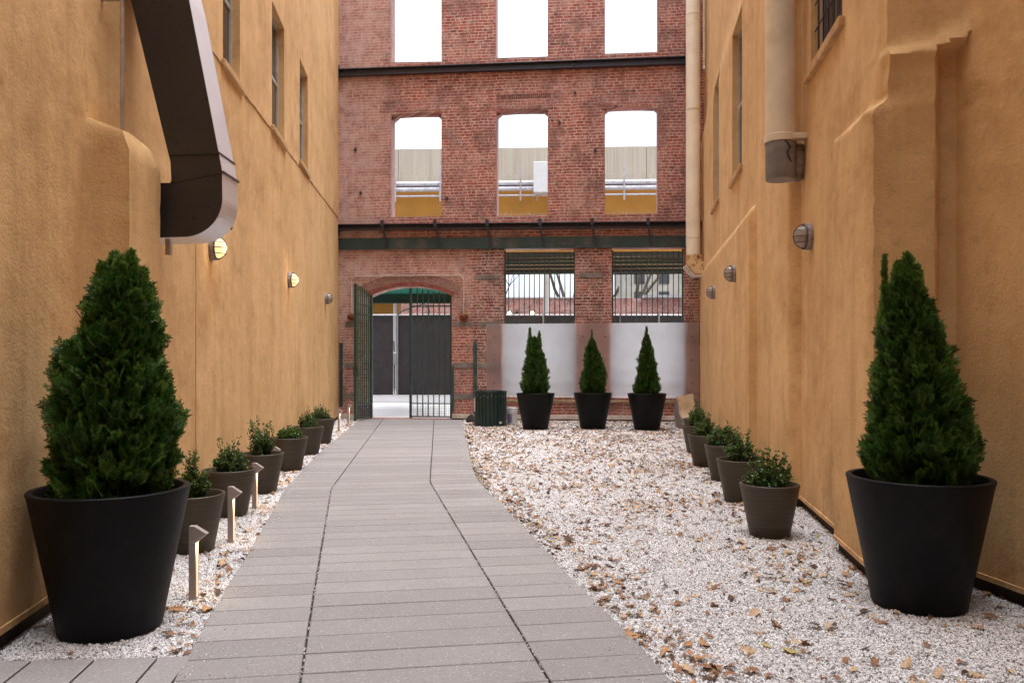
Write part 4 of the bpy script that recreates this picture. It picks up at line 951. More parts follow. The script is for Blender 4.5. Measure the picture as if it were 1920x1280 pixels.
# ------------------------------------------------------------------ path lights
def path_light(x, Y, label, rz=0.):
    g = empty('path_light', (x, Y, 0), rz, label, 'path light', 'arrow headed path lights along the left gravel')
    h = .433; w2 = .0205
    MB().box((-w2, -w2, -.03), (w2, w2, .335)).build('post', M['taupe'], g, bevel=.002)
    hd = MB(); hd.prism([(-w2, -w2, .335), (w2, -w2, .335), (w2 + .058, -w2 * .2, .385), (w2 * .6, -w2, h), (-w2, -w2, h)], (0, w2 * 2, 0)); hd.build('head', M['taupe'], g, bevel=.002)
    MB().box((w2, -w2 * .34, .02), (w2 + .002, w2 * .34, .335)).build('led_strip', M['led'], g)
    ld = bpy.data.lights.new('led_light', 'AREA'); ld.energy = .26; ld.size = .03; ld.color = (1, .68, .36); lo = bpy.data.objects.new('led_light', ld); col.objects.link(lo)
    lo.parent = g; lo.location = (w2 + .035, 0, .33); lo.rotation_euler = (0, R(25), 0)
pls = [((362.8, 1123.8), 'nearest arrow headed path light, beside the large left planter'), ((433.3, 1017.3), 'second path light, in front of the second small pot on the left'),
       ((477.7, 953.5), 'third path light from the front, against the third small pot on the left')]
for (u, v), lb_ in pls: x, Y = gp(u, v); path_light(x, Y, lb_)
for x, Y, lb_ in ((-2.70, 9.05, 'path light mostly hidden behind the third small pot on the left, only its head showing'), (-3.31, 14.35, 'path light hidden behind the last small pot on the left, only its head showing'),
                  (-3.44, 15.9, 'path light just past the last small pot on the left'), (-3.63, 17.75, 'farthest path light, beside the open gate leaf')): path_light(x, Y, lb_)

# ------------------------------------------------------------------ planters
rim_prof = lambda rt, rb, h, th: [(0, .0), (rb - .01, 0), (rb, .012), (rt - .004, h - .022), (rt, h - .014), (rt, h - .004), (rt - .004, h), (rt - th + .004, h), (rt - th, h - .006), (rt - th - .008, h - .09), (0, h - .09)]
def planter(g, rt, rb, h, mat, th=.035, soil=True):
    MB().lathe(rim_prof(rt, rb, h, th), 72).build('pot', mat, g, smooth=True)
    mb = MB(); rr = random.Random(int(rt * 1000)); n = 20; rs = rt - th - .008
    pts = [(0, 0, h - .085)] ; rings = 5
    for i in range(1, rings + 1):
        for k in range(n):
            a = 2 * math.pi * k / n; q_ = rs * i / rings * 1.0; pts.append((q_ * math.cos(a), q_ * math.sin(a), h - .088 + rr.uniform(0, .018)))
    fs = [(0, 1 + k, 1 + (k + 1) % n) for k in range(n)]
    for i in range(rings - 1):
        for k in range(n): a = 1 + i * n + k; b = 1 + i * n + (k + 1) % n; fs.append((a, b, b + n, a + n))
    mb.add(pts, fs); mb.build('soil', M['soil'], g, smooth='all')

def spray_templates(n_t, rich, seed):
    rg = random.Random(seed); out = []
    for _ in range(n_t):
        quads = []; ton = []
        def leaf(p, d, L, wd, t0, t1):
            wd *= .70
            nx = Vector((-d.y, d.x, 0)).normalized(); zc = Vector((0, 0, rg.uniform(-.0015, .0015)))
            q_ = [p, p + d * L * .5 + nx * wd + zc, p + d * L, p + d * L * .5 - nx * wd - zc]
            def bend(v): return Vector((v.x, v.y, v.z - 1.6 * v.x * v.x - .35 * v.y * v.y))
            quads.append([tuple(bend(x)) for x in q_]); ton.append((t0, (t0 + t1) / 2, t1, (t0 + t1) / 2))
        N = 6 if rich else 4; L0 = .105
        for i in range(N):
            y0 = L0 * i / N; leaf(Vector((0, y0, 0)), Vector((rg.uniform(-.08, .08), 1, 0)).normalized(), L0 / N * 1.6, .0035, .15 + .5 * i / N, .3 + .55 * i / N)
            for sgn in (-1, 1):
                if i == N - 1 and rg.random() < .3: continue
                ang = sgn * rg.uniform(.6, .9); bl = (.060 if rich else .062) * (1 - .55 * i / N) * rg.uniform(.75, 1.15); d = Vector((math.sin(ang), math.cos(ang), 0)); p = Vector((0, y0 + .005, 0))
                m_ = 4 if rich else 2
                leaf(p, d, bl * 1.02, .0032 if rich else .006, .2, .75)
                for k in range(1, m_ + 1):
                    for s2 in (-1, 1):
                        a2 = ang + s2 * rg.uniform(.45, .75); d2 = Vector((math.sin(a2), math.cos(a2), 0)); leaf(p + d * bl * k / (m_ + .6), d2, bl * (.42 if rich else .5) * (1.1 - .45 * k / m_), .0034 if rich else .0065, .35, 1.)
        out.append((np.array(quads), np.array(ton)))
    return out
SPR = spray_templates(5, True, 1); SPF = spray_templates(4, False, 2)
def thuja_mesh(name, prof, leaders, n, seed, templates, scale=1., zbase=0.):
    rich_ = templates is SPR
    """prof: [(z, r, cx)] with cx the sideways shift of the axis; leaders: [(cx, cy, z0, z1, r)]"""
    rg = np.random.default_rng(seed); zs = np.array([p[0] for p in prof]); rs = np.array([p[1] for p in prof]); cs = np.array([p[2] for p in prof])
    V = []; Tn = []; cnt = 0
    zz = np.linspace(zs[0], zs[-1], 200); wts = np.interp(zz, zs, rs) + .02; wts /= wts.sum()
    nL = sum(int(n * .035 + 12) for _ in leaders)
    items = []
    for i in range(n):
        z = rg.choice(zz, p=wts) + rg.normal(0, .01); a = rg.random() * 2 * math.pi; r0 = float(np.interp(z, zs, rs)); cx = float(np.interp(z, zs, cs))
        r0 = max(.02, r0 - (.04 if rich_ else .012)); lump = 1 + .30 * noise.noise(Vector((math.cos(a) * 2.1, math.sin(a) * 2.1, z * 5.2 + seed))) + .20 * noise.noise(Vector((math.cos(a) * 5, math.sin(a) * 5, z * 11 + seed)))
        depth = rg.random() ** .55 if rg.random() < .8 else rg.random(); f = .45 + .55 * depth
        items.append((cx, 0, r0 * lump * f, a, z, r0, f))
    for (cx, cy, z0, z1, lr) in leaders:
        for _ in range(int(n * .035 + 12)):
            t = rg.random(); a = rg.random() * 2 * math.pi; z = z0 + (z1 - z0) * t; items.append((cx, cy, lr * (1 - t) ** .7 * rg.random() ** .5, a, z, lr, 1.2))
    for (cx, cy, r, a, z, r0, f) in items:
        out = Vector((math.cos(a), math.sin(a), 0)); upw = rg.uniform(.45, 1.5) if r0 > .1 else rg.uniform(1.2, 3)
        d = (out * rg.uniform(.5, 1.1) + Vector((rg.normal(0, .35), rg.normal(0, .35), upw))).normalized()
        side = Vector((-out.y, out.x, 0)); fanax = (out * rg.normal(0, .6) + side * rg.choice([-1, 1]) * .8 + Vector((0, 0, rg.normal(0, .4)))).normalized()
        # spray plane: contains d; its normal leans sideways or outwards at random
        nrm = (fanax - d * fanax.dot(d)).normalized() if rg.random() < .6 else (out + Vector((rg.normal(0, .5), rg.normal(0, .5), .3)) ); nrm = (nrm - d * nrm.dot(d)).normalized(); xx = d.cross(nrm)
        tq, tt = templates[rg.integers(0, len(templates))]; s = scale * rg.uniform(.7, 1.25) * (1 if r0 > .1 else .75 if r0 > .035 else .5)
        Mx = np.array([[xx.x, d.x, nrm.x], [xx.y, d.y, nrm.y], [xx.z, d.z, nrm.z]]) * s
        p0 = np.array([cx + out.x * r - d.x * .05 * s, cy + out.y * r - d.y * .05 * s, z - d.z * .06 * s])
        V.append(tq.reshape(-1, 3) @ Mx.T + p0)
        br = rg.uniform(-.35, .15) + .75 * (f - .88); Tn.append(np.clip(tt.ravel() ** 1.4 * .95 + br, 0, 1))  # deeper sprays get a darker tone, shade inside the crown put into colour
    V = np.concatenate(V); Tn = np.concatenate(Tn)
    return mesh_np(name, V, np.arange(len(V)).reshape(-1, 4), 4, M['thuja'], Tn)
def thuja(loc, prof, leaders, n, seed, templates, label, scale=1., h=.735):
    g = empty('potted_conifer', loc, 0, label, 'potted tree', 'conical evergreens in large black planters')
    planter(g, .388, .25, h, M['black'])
    me = thuja_mesh('crown', prof, leaders, n, seed, templates, scale); link_mesh('crown', me, None, g)
    tp = prof[-1][0]; tk = MB(); tk.tube([(0, 0, h - .1), (prof[2][2] * .5, .01, prof[2][0]), (prof[-1][2], 0, tp - .05)], [.022, .016, .004], 8)
    rr = random.Random(seed)
    for k in range(26):
        z = h + rr.uniform(.05, (tp - h) * .85); a = rr.uniform(0, 6.28); r0 = float(np.interp(z, [p[0] for p in prof], [p[1] for p in prof])) * .7
        tk.tube([(0, 0, z - .05), (math.cos(a) * r0 * .5, math.sin(a) * r0 * .5, z + r0 * .35), (math.cos(a) * r0, math.sin(a) * r0, z + r0)], [.007, .005, .002], 5)
    tk.build('trunk', M['bark'], g); return g
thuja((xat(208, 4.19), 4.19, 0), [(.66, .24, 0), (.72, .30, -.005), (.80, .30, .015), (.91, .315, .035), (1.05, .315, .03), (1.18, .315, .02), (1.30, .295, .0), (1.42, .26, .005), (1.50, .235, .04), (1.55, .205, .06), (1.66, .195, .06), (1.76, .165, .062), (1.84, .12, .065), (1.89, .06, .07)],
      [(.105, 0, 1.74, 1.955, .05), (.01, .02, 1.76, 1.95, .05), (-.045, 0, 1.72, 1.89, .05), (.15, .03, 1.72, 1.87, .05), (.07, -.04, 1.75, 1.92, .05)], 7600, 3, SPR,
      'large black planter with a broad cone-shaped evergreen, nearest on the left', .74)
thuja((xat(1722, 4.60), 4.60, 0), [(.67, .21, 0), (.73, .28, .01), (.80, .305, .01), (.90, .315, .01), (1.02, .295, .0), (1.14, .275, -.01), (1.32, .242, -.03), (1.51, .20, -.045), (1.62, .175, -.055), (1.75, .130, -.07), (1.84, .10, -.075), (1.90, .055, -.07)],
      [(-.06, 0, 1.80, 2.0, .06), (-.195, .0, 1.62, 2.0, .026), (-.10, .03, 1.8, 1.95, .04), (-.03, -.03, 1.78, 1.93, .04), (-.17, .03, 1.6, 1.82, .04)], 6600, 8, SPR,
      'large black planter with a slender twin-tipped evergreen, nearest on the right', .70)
far = [((1004, 16.17), [(.68, .18, 0), (.74, .24, 0), (.85, .275, 0), (1.0, .265, 0), (1.2, .25, 0), (1.4, .205, -.01), (1.6, .165, -.02), (1.78, .125, -.03), (1.86, .07, -.05)], [(-.11, 0, 1.75, 2.05, .06), (.075, 0, 1.7, 1.98, .06), (-.02, 0, 1.7, 1.88, .06)], 'twin-topped evergreen in the left one of the three far black planters'),
       ((1111.5, 16.30), [(.68, .18, 0), (.74, .23, 0), (.85, .255, 0), (1.0, .255, .01), (1.2, .235, .03), (1.35, .20, .02), (1.55, .14, -.01), (1.72, .095, -.02), (1.84, .04, -.02)], [(-.02, 0, 1.75, 2.02, .03), (.14, 0, 1.3, 1.52, .06)], 'evergreen with a bulge on its right side in the middle far black planter'),
       ((1213, 16.05), [(.68, .18, 0), (.74, .25, 0), (.82, .265, 0), (1.0, .23, 0), (1.2, .20, 0), (1.4, .165, 0), (1.6, .125, -.005), (1.8, .085, -.01), (1.92, .04, -.01)], [(-.01, 0, 1.8, 2.07, .04)], 'slim pointed evergreen in the right one of the three far black planters')]
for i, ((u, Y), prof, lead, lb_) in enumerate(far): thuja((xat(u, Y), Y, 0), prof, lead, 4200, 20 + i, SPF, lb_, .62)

# small boxwoods in bronze pots
def boxwood_mesh(seed, H=.26, Rr_=.14, spiky=.4, n=900):
    rg = np.random.default_rng(seed); V = []; Tn = []; st = MB(); rr = random.Random(seed); shoots = []
    for k in range(60):
        a = rr.uniform(0, 6.28); rad = Rr_ * math.sqrt(rr.random()); hh = H * (1 - .55 * (rad / Rr_) ** 2) * rr.uniform(.7, 1.0) * (1 + (spiky if rr.random() < .22 else 0))
        p0 = Vector((rad * .25 * math.cos(a), rad * .25 * math.sin(a), -.02)); p1 = Vector((rad * .8 * math.cos(a), rad * .8 * math.sin(a), hh * .5)); p2 = Vector((rad * 1.05 * math.cos(a), rad * 1.05 * math.sin(a), hh))
        shoots.append((p0, p1, p2)); st.tube([p0, p1, p2], [.0035, .0028, .0015], 4, cap=False)
    for i in range(n):
        p0, p1, p2 = shoots[rg.integers(0, len(shoots))]; t = rg.random() ** .7
        c = (p0 * (1 - t) ** 2 + p1 * 2 * t * (1 - t) + p2 * t * t); d = (Vector((rg.normal(), rg.normal(), rg.normal() + .7))).normalized(); L = rg.uniform(.018, .028); wd = L * .32
        c = c + d * rg.uniform(.0, .012) + Vector((rg.normal(0, .008), rg.normal(0, .008), rg.normal(0, .006)))
        x = d.cross(Vector((rg.normal(), rg.normal(), rg.normal()))).normalized(); nn = d.cross(x)
        a = c; b = c + d * L; m1 = c + d * L * .5 + x * wd + nn * .002; m2 = c + d * L * .5 - x * wd + nn * .002
        V += [tuple(a), tuple(m1), tuple(b), tuple(m2)]; tv = np.clip(rg.uniform(.0, .7) + .40 * (t > .85), 0, 1); Tn += [tv, tv, min(1, tv + .1), tv]
    return mesh_np('foliage', np.array(V), np.arange(len(V)).reshape(-1, 4), 4, M['box'], np.array(Tn)), st
small = [(-2.36, 5.90, 'first small bronze pot on the left, half hidden behind the large black planter', .24, .11, .8), (-2.555, 7.23, 'second small bronze pot on the left, with a bushy boxwood', .26, .13, .5), (-2.656, 8.47, 'third small bronze pot on the left, boxwood split into two tufts', .30, .13, .9),
         (-2.84, 10.2, 'fourth small bronze pot on the left, with a low rounded boxwood', .20, .15, .15), (-3.03, 11.88, 'fifth small bronze pot on the left, overlapping the last one', .25, .13, .3), (-3.22, 13.5, 'sixth and farthest small bronze pot on the left', .27, .14, .4),
         (2.057, 6.39, 'nearest small bronze pot on the right, with a wide twiggy boxwood', .25, .17, .5), (2.27, 7.95, 'second small bronze pot on the right', .30, .15, .4), (2.48, 9.33, 'third small bronze pot on the right, its boxwood tinged yellow', .29, .17, .2),
         (2.55, 10.55, 'fourth small bronze pot on the right', .26, .13, .6), (2.80, 12.07, 'fifth small bronze pot on the right, with a tall loose boxwood', .33, .12, .4), (3.11, 13.46, 'farthest small bronze pot on the right, before the curved seat', .28, .12, .3)]
for i, (x, Y, lb_, H, rad, spk) in enumerate(small):
    g = empty('potted_boxwood', (x, Y, 0), random.Random(i).uniform(0, 6), lb_, 'potted shrub', 'boxwoods in small bronze pots')
    planter(g, .233, .155, .418, M['bronze'], .022)
    me, st = boxwood_mesh(40 + i, H * 1.12, rad * 1.1, spk, 3400 if Y < 11 else 2200); o = link_mesh('foliage', me, None, g); o.location.z = .345
    s_ = st.build('stems', M['bark'], g); s_.location.z = .335

# ------------------------------------------------------------------ litter bin, bucket, curved seat
Yb = 17.05
tb = empty('litter_bin', (xat(919.5, Yb), Yb, 0), 0, 'round dark green slatted litter bin at the foot of the brick pier', 'litter bin')
rb_ = 30.5 / F * Yb; hb = .75
MB().lathe([(rb_ - .05, .02), (rb_ - .03, .02), (rb_ - .03, hb - .04), (rb_ - .05, hb - .04)], 40, closed=True).build('liner', M['dark'], tb, smooth=True)
ns = 26
for k in range(ns):
    a = 2 * math.pi * k / ns; Mx = Matrix.Rotation(a, 4, 'Z'); hw = math.pi * rb_ / ns - .007
    MB().box((rb_ - .022, -hw, .012), (rb_, hw, hb - .025 - (.0 if k % 2 else .012)), Mx).build('slat', M['bin'], tb, bevel=.004)
MB().lathe([(rb_ - .045, hb - .02), (rb_ + .004, hb - .02), (rb_ + .006, hb), (rb_ - .045, hb)], 48, closed=True).build('rim', worn('rim_green', (.012, .05, .042), .4), tb, smooth=True)
bt = MB()
for k in range(ns):
    a = 2 * math.pi * k / ns; bt.lathe([(0, .006), (.008, .004), (.009, 0)], 8, (0, 0, 0)); 
    for vi in range(len(bt.v) - 24, len(bt.v)):
        x_, y_, z_ = bt.v[vi]; p = Matrix.Rotation(a, 4, 'Z') @ Vector((rb_ + z_, x_, hb - .09 - (.03 if k % 2 else 0) + y_)); bt.v[vi] = tuple(p)
bt.build('screws', M['galv'], tb)
A = R(228); hwid2 = .06
st_ = MB(); st_.box((rb_ + .001, -.075, hb * .42), (rb_ + .004, .075, hb * .80), Matrix.Rotation(R(196), 4, 'Z')); st_.build('torn_sticker', worn('sticker', (.55, .45, .44), .7, scale=25, var=.4), tb)
st_ = MB(); st_.box((rb_ + .001, -.03, .07), (rb_ + .003, .03, .11), Matrix.Rotation(R(309), 4, 'Z')); st_.build('maker_plate', M['white'], tb)
Yk = 17.35
bk = empty('bucket', (xat(960, Yk), Yk, 0), 0, 'white plastic bucket between the litter bin and the black planter', 'bucket')
MB().lathe([(0, 0), (.098, 0), (.104, .008), (.118, .27), (.126, .275), (.126, .285), (.119, .29), (.120, .31), (.128, .313), (.128, .325), (.121, .33), (.122, .362), (.128, .366), (.128, .372), (0, .372)], 36).build('body', M['white'], bk, smooth=True)
lbm = worn('purple_label', (.32, .24, .42), .6, scale=30, var=.4); mb = MB()
for k in range(7):
    a = R(205 + k * 9); b = R(205 + (k + 1) * 9)
    mb.add([(.1085 * math.cos(a), .1085 * math.sin(a), .05), (.1085 * math.cos(b), .1085 * math.sin(b), .05), (.119 * math.cos(b), .119 * math.sin(b), .24), (.119 * math.cos(a), .119 * math.sin(a), .24)], [(0, 1, 2, 3)])
mb.build('label_wrap', lbm, bk)
MB().tube([(.125 * math.cos(a), .13 * math.sin(a) - .005, .30 - .08 * abs(math.sin(a))) for a in np.linspace(math.pi, 2 * math.pi, 14)], .003, 5).build('handle', M['galv'], bk)
bb_ = empty('rock', (xat(884, 17.9), 17.9, 0), 0, 'small dark lump against the plinth left of the litter bin', 'rock')
mb = MB(); mb.lathe([(0, 0), (.09, .0), (.11, .06), (.08, .14), (.03, .18), (0, .18)], 12); o = mb.build('rock', M['dark'], bb_, smooth=True)
for v in o.data.vertices: v.co += Vector(noise.noise_vector(v.co * 9)) * .03
# curved seat
Ys = 16.35
cs_ = empty('curved_seat', (xat(1290, Ys), Ys, 0), R(14), 'curved beige lounge seat with a grey side, standing in the far right corner', 'seat')
prof_s = [(-.16, .05), (-.12, .16), (-.02, .24), (.06, .30), (.10, .42), (.13, .56), (.17, .66)]     # (depth, height), front edge to top of the back
def seat_shell(x0, x1, th):
    mb = MB(); P = prof_s; n = len(P); vs = []
    for x in np.linspace(x0, x1, 7):
        lift = .045 * ((x - x0) / (x1 - x0)) ** 2 * 1.2
        for (d, z) in P: vs.append((x, d, z + lift))
        for (d, z) in P[::-1]: vs.append((x, d + th, z + lift - th * .4))
    m_ = 2 * n; fs = []
    for i in range(6):
        for j in range(m_): fs.append((i * m_ + j, i * m_ + (j + 1) % m_, (i + 1) * m_ + (j + 1) % m_, (i + 1) * m_ + j))
    fs += [tuple(range(m_))[::-1], tuple(range(6 * m_, 7 * m_))]
    mb.add(vs, fs); return mb
seat_shell(-.16, .20, .03).build('shell', worn('beige_shell', (.52, .37, .22), .5, scale=6, var=.25, dirt=(.30, .14, .06), dirt_amt=.5), cs_, smooth=True)
MB().prism([(-.20, -.10, 0), (-.20, .16, 0), (-.20, .24, .30), (-.20, .20, .58), (-.20, .13, .60), (-.20, .05, .36), (-.20, -.10, .22)], (.04, 0, 0)).build('side_panel', worn('seat_side', (.25, .20, .165), .7), cs_, bevel=.012)
MB().prism([(.17, -.10, 0), (.17, .16, 0), (.17, .24, .30), (.17, .16, .50), (.17, .05, .36), (.17, -.10, .22)], (.04, 0, 0)).build('side_panel', worn('seat_side2', (.25, .20, .165), .7), cs_, bevel=.012)

# ------------------------------------------------------------------ gravel (instanced crushed stones) and leaves
keep = [(xat(208, 4.19), 4.19, .25), (xat(1722, 4.60), 4.60, .25)] + [(xat(u, Y), Y, .25) for (u, Y), *_ in far] + [(s_[0], s_[1], .155) for s_ in small] + [(xat(919.5, Yb), Yb, rb_), (xat(960, Yk), Yk, .1)]
def xRw(Y):
    if Y > 9.72: return far_low(Y)
    if Y > 7.63: return 1.441 + .157 * Y
    if Y > 5.95: return xR1(Y)
    if Y > 5.0: return xR1(Y) - .09
    return 2.815 + .16 * (4.96 - Y)
def back_Y(x): return CO.y - (x - CO.x) * math.tan(WA) - .07
def gravel_points(rg, n, ya, yb):
    Y = rg.uniform(ya, yb, n); x = rg.uniform(-4.3, 4.4, n); ok = np.zeros(n, bool)
    yy = np.linspace(2, 19.3, 700); L = np.array([xL(a) for a in yy]); P1 = np.array([interp(PL, a) for a in yy]); P2 = np.array([interp(PR, a) for a in yy]); Rw = np.array([xRw(a) for a in yy])
    l = np.interp(Y, yy, L); p1 = np.interp(Y, yy, P1); p2 = np.interp(Y, yy, P2); rw = np.interp(Y, yy, Rw)
    left = (x > l + .0) & (x < p1 - .004) & (Y > 3.775 + .03 * (x + 1.5)); right = (x > p2 + .004) & (x < rw + .02); ok = (left | right) & (Y < back_Y(x) + .02)
    vis = np.abs(x / Y) < .67; ok &= vis
    # piers of the left buttress
    ok &= ~((x < l + .285) & (Y > 4.87) & (Y < 5.42))
    for cx_, cy_, r_ in keep: ok &= (x - cx_) ** 2 + (Y - cy_) ** 2 > (r_ + .004) ** 2
    return x[ok], Y[ok]
def gravel():
    rg = np.random.default_rng(5); P = []; S = []
    for ya, yb, dens, sz in ((3.2, 5.2, 15500, .0053), (5.2, 7.6, 11500, .0060), (7.6, 11, 6200, .0080), (11, 19.1, 3300, .0105)):
        x, Y = gravel_points(rg, int(dens * 8.7 * (yb - ya)), ya, yb); lift = .004 * np.array([noise.noise(Vector((a * 2, b * 2, 0))) for a, b in zip(x, Y)])
        z = rg.uniform(-.006, .004, len(x)) + lift; P.append(np.stack([x, Y, z], 1)); S.append(np.clip(rg.lognormal(0, .28, len(x)), .5, 1.9) * sz)
    stray = []                                           # stones kicked onto the path
    for _ in range(420):
        Y = 3.3 + 11 * rg.random() ** 1.6; e = interp(PR, Y) if rg.random() < .6 else interp(PL, Y); sgn = -1 if e == interp(PR, Y) else 1
        stray.append((e + sgn * abs(rg.normal(0, .10)), Y, .015))
    for _ in range(260):
        Y = rg.uniform(3.3, 9); e = interp(PJ1, Y) if rg.random() < .6 else interp(PJ2, Y); stray.append((e + rg.normal(0, .004), Y, .008))
    P.append(np.array(stray)); S.append(np.full(len(stray), .0045))
    P = np.concatenate(P); S = np.concatenate(S)
    me = bpy.data.meshes.new('gravel'); me.vertices.add(len(P)); me.vertices.foreach_set('co', P.astype(np.float32).ravel())
    a = me.attributes.new('size', 'FLOAT', 'POINT'); a.data.foreach_set('value', S.astype(np.float32)); me.update()
    t = NT('crushed_marble'); at = t.n('ShaderNodeAttribute', attribute_name='tone'); at.attribute_type = 'INSTANCER'
    cc = t.ramp(at.outputs['Fac'], [(0, (.10, .09, .09)), (.07, (.28, .26, .25)), (.14, (.58, .58, .60)), (.4, (.74, .735, .75)), (.8, (.83, .825, .84)), (1, (.90, .90, .91))])
    cc = t.mix(t.rng(t.noise(t.coord('Generated'), 3, 3), .4, .7, 0, .3), cc, (.55, .50, .46)); t.set(cc, .7)
    ng = bpy.data.node_groups.new('gravel_nodes', 'GeometryNodeTree'); ng.interface.new_socket('Geometry', in_out='INPUT', socket_type='NodeSocketGeometry'); ng.interface.new_socket('Geometry', in_out='OUTPUT', socket_type='NodeSocketGeometry')
    N = ng.nodes.new; L = ng.links.new; gi = N('NodeGroupInput'); go = N('NodeGroupOutput'); ip = N('GeometryNodeInstanceOnPoints'); ic = N('GeometryNodeMeshIcoSphere'); ic.inputs['Radius'].default_value = 1; ic.inputs['Subdivisions'].default_value = 1
    rv = N('FunctionNodeRandomValue'); rv.data_type = 'FLOAT_VECTOR'; rv.inputs[0].default_value = (0, 0, 0); rv.inputs[1].default_value = (6.28, 6.28, 6.28); rv.inputs['Seed'].default_value = 3
    rs_ = N('FunctionNodeRandomValue'); rs_.data_type = 'FLOAT_VECTOR'; rs_.inputs[0].default_value = (.6, .6, .45); rs_.inputs[1].default_value = (1.35, 1.2, .9); rs_.inputs['Seed'].default_value = 7
    na = N('GeometryNodeInputNamedAttribute'); na.data_type = 'FLOAT'; na.inputs[0].default_value = 'size'; vm = N('ShaderNodeVectorMath'); vm.operation = 'SCALE'
    L(rs_.outputs[0], vm.inputs[0]); L(na.outputs[0], vm.inputs['Scale']); sm = N('GeometryNodeSetMaterial'); sm.inputs['Material'].default_value = t.m
    L(ic.outputs['Mesh'], sm.inputs[0]); L(gi.outputs[0], ip.inputs['Points']); L(sm.outputs[0], ip.inputs['Instance']); L(rv.outputs[0], ip.inputs['Rotation']); L(vm.outputs[0], ip.inputs['Scale'])
    sa_ = N('GeometryNodeStoreNamedAttribute'); sa_.data_type = 'FLOAT'; sa_.domain = 'INSTANCE'; sa_.inputs['Name'].default_value = 'tone'; r1 = N('FunctionNodeRandomValue'); r1.data_type = 'FLOAT'; r1.inputs['Seed'].default_value = 11
    L(ip.outputs[0], sa_.inputs['Geometry']); L(r1.outputs[1], sa_.inputs['Value']); L(sa_.outputs[0], go.inputs[0])
    o = link_mesh('gravel', me, t.m); md = o.modifiers.new('stones', 'NODES'); md.node_group = ng
    tag(o, 'white crushed marble gravel on both sides of the plank path', 'gravel', kind='stuff'); print('stones', len(P))
gravel()

def leaf_geo(seed, oak=True):
    rr = random.Random(seed); n = 13; half = []
    for i in range(n):                                    # half outline of a lobed leaf, y along midrib 0..1
        y = i / (n - 1); env = math.sin(math.pi * min(1, y * .92 + .06)) ** .8 * .34
        lob = (.62 + .38 * (1 if i % 2 == 0 else -.35)) if oak else 1.
        half.append((env * lob * rr.uniform(.85, 1.15), y + (0.05 if i % 2 == 0 else -.02)))
    vs = []; fs = []; cu1 = rr.uniform(.3, 1.1) * rr.choice((-1, 1)); cu2 = rr.uniform(.4, 1.6); tw = rr.uniform(-.5, .5)
    def bend(x, y): return (x * math.cos(x * 1.5), y, cu2 * x * x * 1.1 + cu1 * (y - .5) ** 2 * .7 + tw * x * (y - .5) + .03 * math.sin(y * 17 + x * 9))
    for i, (wd, y) in enumerate(half):
        for x, yy in ((-wd, y), (-wd * .5, (y + i / (n - 1)) / 2), (0, i / (n - 1)), (wd * .5 * rr.uniform(.9, 1.1), (y + i / (n - 1)) / 2), (wd, y)): vs.append(bend(x, yy))
    for i in range(n - 1):
        for j in range(4): fs.append((i * 5 + j, i * 5 + j + 1, (i + 1) * 5 + j + 1, (i + 1) * 5 + j))
    k = len(vs); vs += [bend(-.012, -.02), bend(.012, -.02), (.0, -.28, bend(0, 0)[2] - .02)]; fs += [(k, k + 1, k + 2)]
    v = np.array(vs) - np.array([0, .45, 0]); v[:, 2] -= v[:, 2].min(); return v, fs
LG = [leaf_geo(i, i % 4 != 3) for i in range(10)]
LME = []
for i, (v, f) in enumerate(LG):
    for mi, m in enumerate(LEAFM):
        me = bpy.data.meshes.new('fallen_leaf'); me.from_pydata([tuple(x) for x in v], [], f); me.materials.append(m); me.shade_smooth(); LME.append((i, mi, me))
def leaf_spots(rg, n):
    out = []
    while len(out) < n:
        x, Y = gravel_points(rg, 6000, 3.3, 18.6)
        for a, b in zip(x, Y):
            e = interp(PR, b); dens = .16
            if a > e:
                dens = .28 + .62 * min(1, max(0, (b - 5) / 6))
                dens *= .35 + 1.3 * max(0, .5 + noise.noise(Vector((a * 1.3, b * 1.1, 2)))) ** 1.5
                if a - e < .28: dens += .7
                if b > 15.6 and abs(a - 1.6) < 2.2: dens += .6
            else:
                dens = .10 + (.38 if interp(PL, b) - a < .22 else 0)
            if rg.random() < dens: out.append((a, b))
            if len(out) >= n: break
    return out
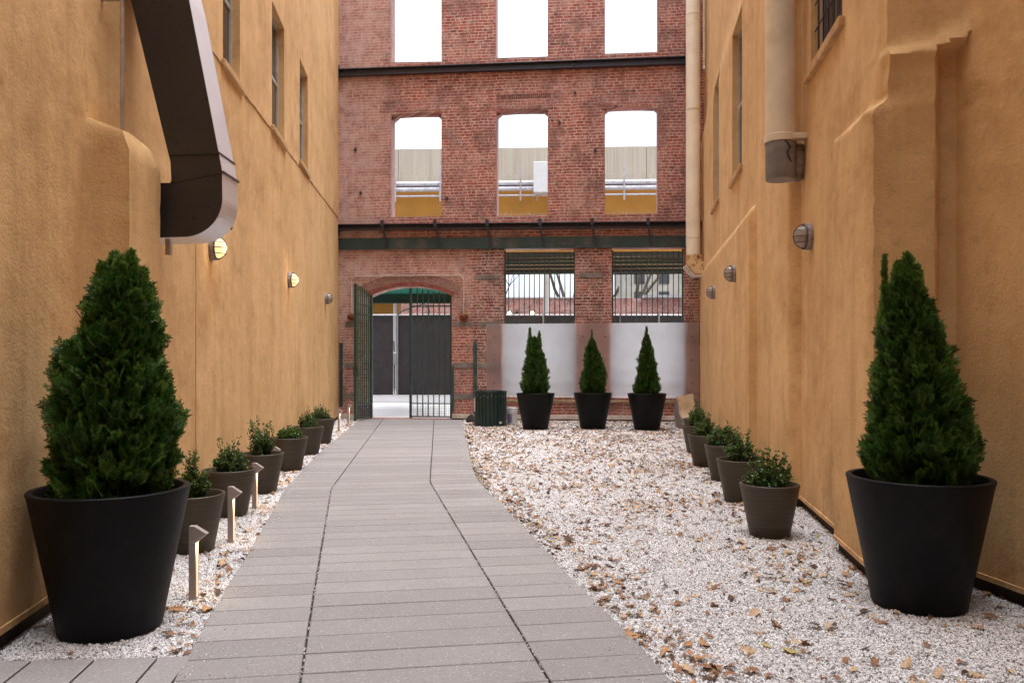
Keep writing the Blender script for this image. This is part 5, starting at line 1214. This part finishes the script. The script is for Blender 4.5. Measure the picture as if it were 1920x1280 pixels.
def leaves():
    rg = np.random.default_rng(12); sp = leaf_spots(rg, 11500)
    # a few placed where the photograph shows big ones
    hero = [gp(1290, 1262), gp(1310, 1240), gp(1340, 1256), gp(1455, 1177), gp(1525, 1178), gp(1275, 1255), gp(1370, 1272), gp(1512, 1210), gp(1483, 1225), gp(1560, 1180), gp(1270, 1135), gp(1700, 1250), gp(330, 1147), gp(315, 1193), gp(425, 1077), gp(388, 1146), gp(1850, 1118), gp(1878, 1117), gp(1440, 1083), gp(1620, 1150), gp(1500, 1205), gp(1410, 1262), gp(1830, 1180)]
    items = []
    for x, Y in hero: items.append((x, Y, rg.uniform(.075, .105)))
    for x, Y in sp: items.append((x, Y, float(np.clip(rg.lognormal(math.log(.043), .40), .016, .085))))
    items.sort(key=lambda q: -(q[2] / q[1])); vs = []; polys = []; mats = []; base = 0
    w_ = [.34, .26, .20, .05, .15]
    desc = ['rust brown', 'pale tan', 'dark brown', 'yellow', 'orange brown']
    for k, (x, Y, s) in enumerate(items):
        mi = int(rg.choice(5, p=w_)); li = int(rg.integers(0, 10)); rot = Matrix.Rotation(rg.uniform(0, 6.28), 4, 'Z') @ Matrix.Rotation(rg.normal(0, .22), 4, 'X') @ Matrix.Rotation(rg.normal(0, .22), 4, 'Y')
        flip = rg.random() < .3; z = .004 + (.004 if not flip else .3 * s)
        if flip: rot = rot @ Matrix.Rotation(math.pi, 4, 'X')
        if k < 300:
            me = LME[li * 5 + mi][2]; o = bpy.data.objects.new('fallen_leaf', me); col.objects.link(o)
            o.matrix_world = Matrix.Translation((x, Y, z)) @ rot @ Matrix.Diagonal((s, s, s, 1))
            LMK = [((xat(208, 4.19), 4.19), 'by the large left planter'), ((xat(1722, 4.6), 4.6), 'by the large right planter')] + [((q_[0], q_[1]), 'by the %s small pot on the %s' % (('first', 'second', 'third', 'fourth', 'fifth', 'sixth')[n_ % 6], 'left' if n_ < 6 else 'right')) for n_, q_ in enumerate(small)]
            dd_, nm_ = min((math.hypot(x - a[0], Y - a[1]), t_) for a, t_ in LMK); e_ = abs(x - interp(PR, Y)); e2_ = abs(x - interp(PL, Y))
            zone = nm_ if dd_ < .75 else ('at the right path edge' if e_ < .3 else 'at the left path edge' if e2_ < .3 else 'on the open gravel near the camera' if Y < 4.3 else 'on the gravel right of the front planks' if Y < 5.4 else 'on the middle of the right gravel' if Y < 7.5 else 'on the far right gravel')
            sz_ = 'large' if s > .068 else 'small' if s < .048 else 'medium'
            tag(o, '%s %s %s leaf %s' % (sz_, desc[mi], 'lobed' if li % 4 != 3 else 'narrow', zone), 'leaf', '%s %s %s leaves %s' % (sz_, desc[mi], 'lobed' if li % 4 != 3 else 'narrow', zone))
        else:
            v, f = LG[li]; m3 = np.array(rot.to_3x3()) * s; vv = v @ m3.T + np.array([x, Y, z]); vs.append(vv); polys += [tuple(i + base for i in q_) for q_ in f]; mats += [mi] * len(f); base += len(v)
    me = bpy.data.meshes.new('leaf_litter'); me.from_pydata(np.concatenate(vs).tolist(), [], polys)
    for m in LEAFM: me.materials.append(m)
    me.polygons.foreach_set('material_index', mats); me.shade_smooth()
    o = bpy.data.objects.new('leaf_litter', me); col.objects.link(o); tag(o, 'scattered small brown leaves and scraps over the white gravel', 'leaf litter', kind='stuff')
leaves()
# dry grass growing on the empty window sills, moss beside the path
def tufts(name, pts, h, mat, label, cat):
    rg = np.random.default_rng(3); V = []; n = 0
    for p in pts:
        a = rg.uniform(0, 6.28); L = h * rg.uniform(.5, 1.3); wd = .004; b = Vector(p); tip = b + Vector((rg.normal(0, .35) * L, rg.normal(0, .2) * L, L)); s_ = Vector((math.cos(a), math.sin(a), 0)) * wd
        V += [tuple(b - s_), tuple(b + s_), tuple(tip)]; n += 1
    me = mesh_np(name, np.array(V), np.arange(3 * n).reshape(-1, 3), 3, mat); o = link_mesh(name, me, None); tag(o, label, cat, kind='stuff')
rr = random.Random(2); gpts = []
for (u0, u1, v0) in ((936, 1024, 404.5), (1140, 1230, 402)):
    for _ in range(150):
        u = rr.uniform(u0, u1); s, z = BW(u, v0); gpts.append(tuple(BP(s, rr.uniform(.05, .33), z + .02)))
tufts('sill_grass', gpts, .11, worn('dry_grass', (.50, .42, .28), .8), 'dry grass blades growing on the sills of the empty windows', 'grass')
mp = []
for _ in range(1500):
    Y = rr.choice((rr.uniform(8.5, 11.5), rr.uniform(7, 16))); mp.append((interp(PR, Y) + abs(rr.gauss(.02, .03)), Y, -.002))
tufts('edge_moss', mp, .022, worn('moss_blades', (.14, .16, .03), .8), 'sparse moss and tiny weeds along the right edge of the path', 'moss')
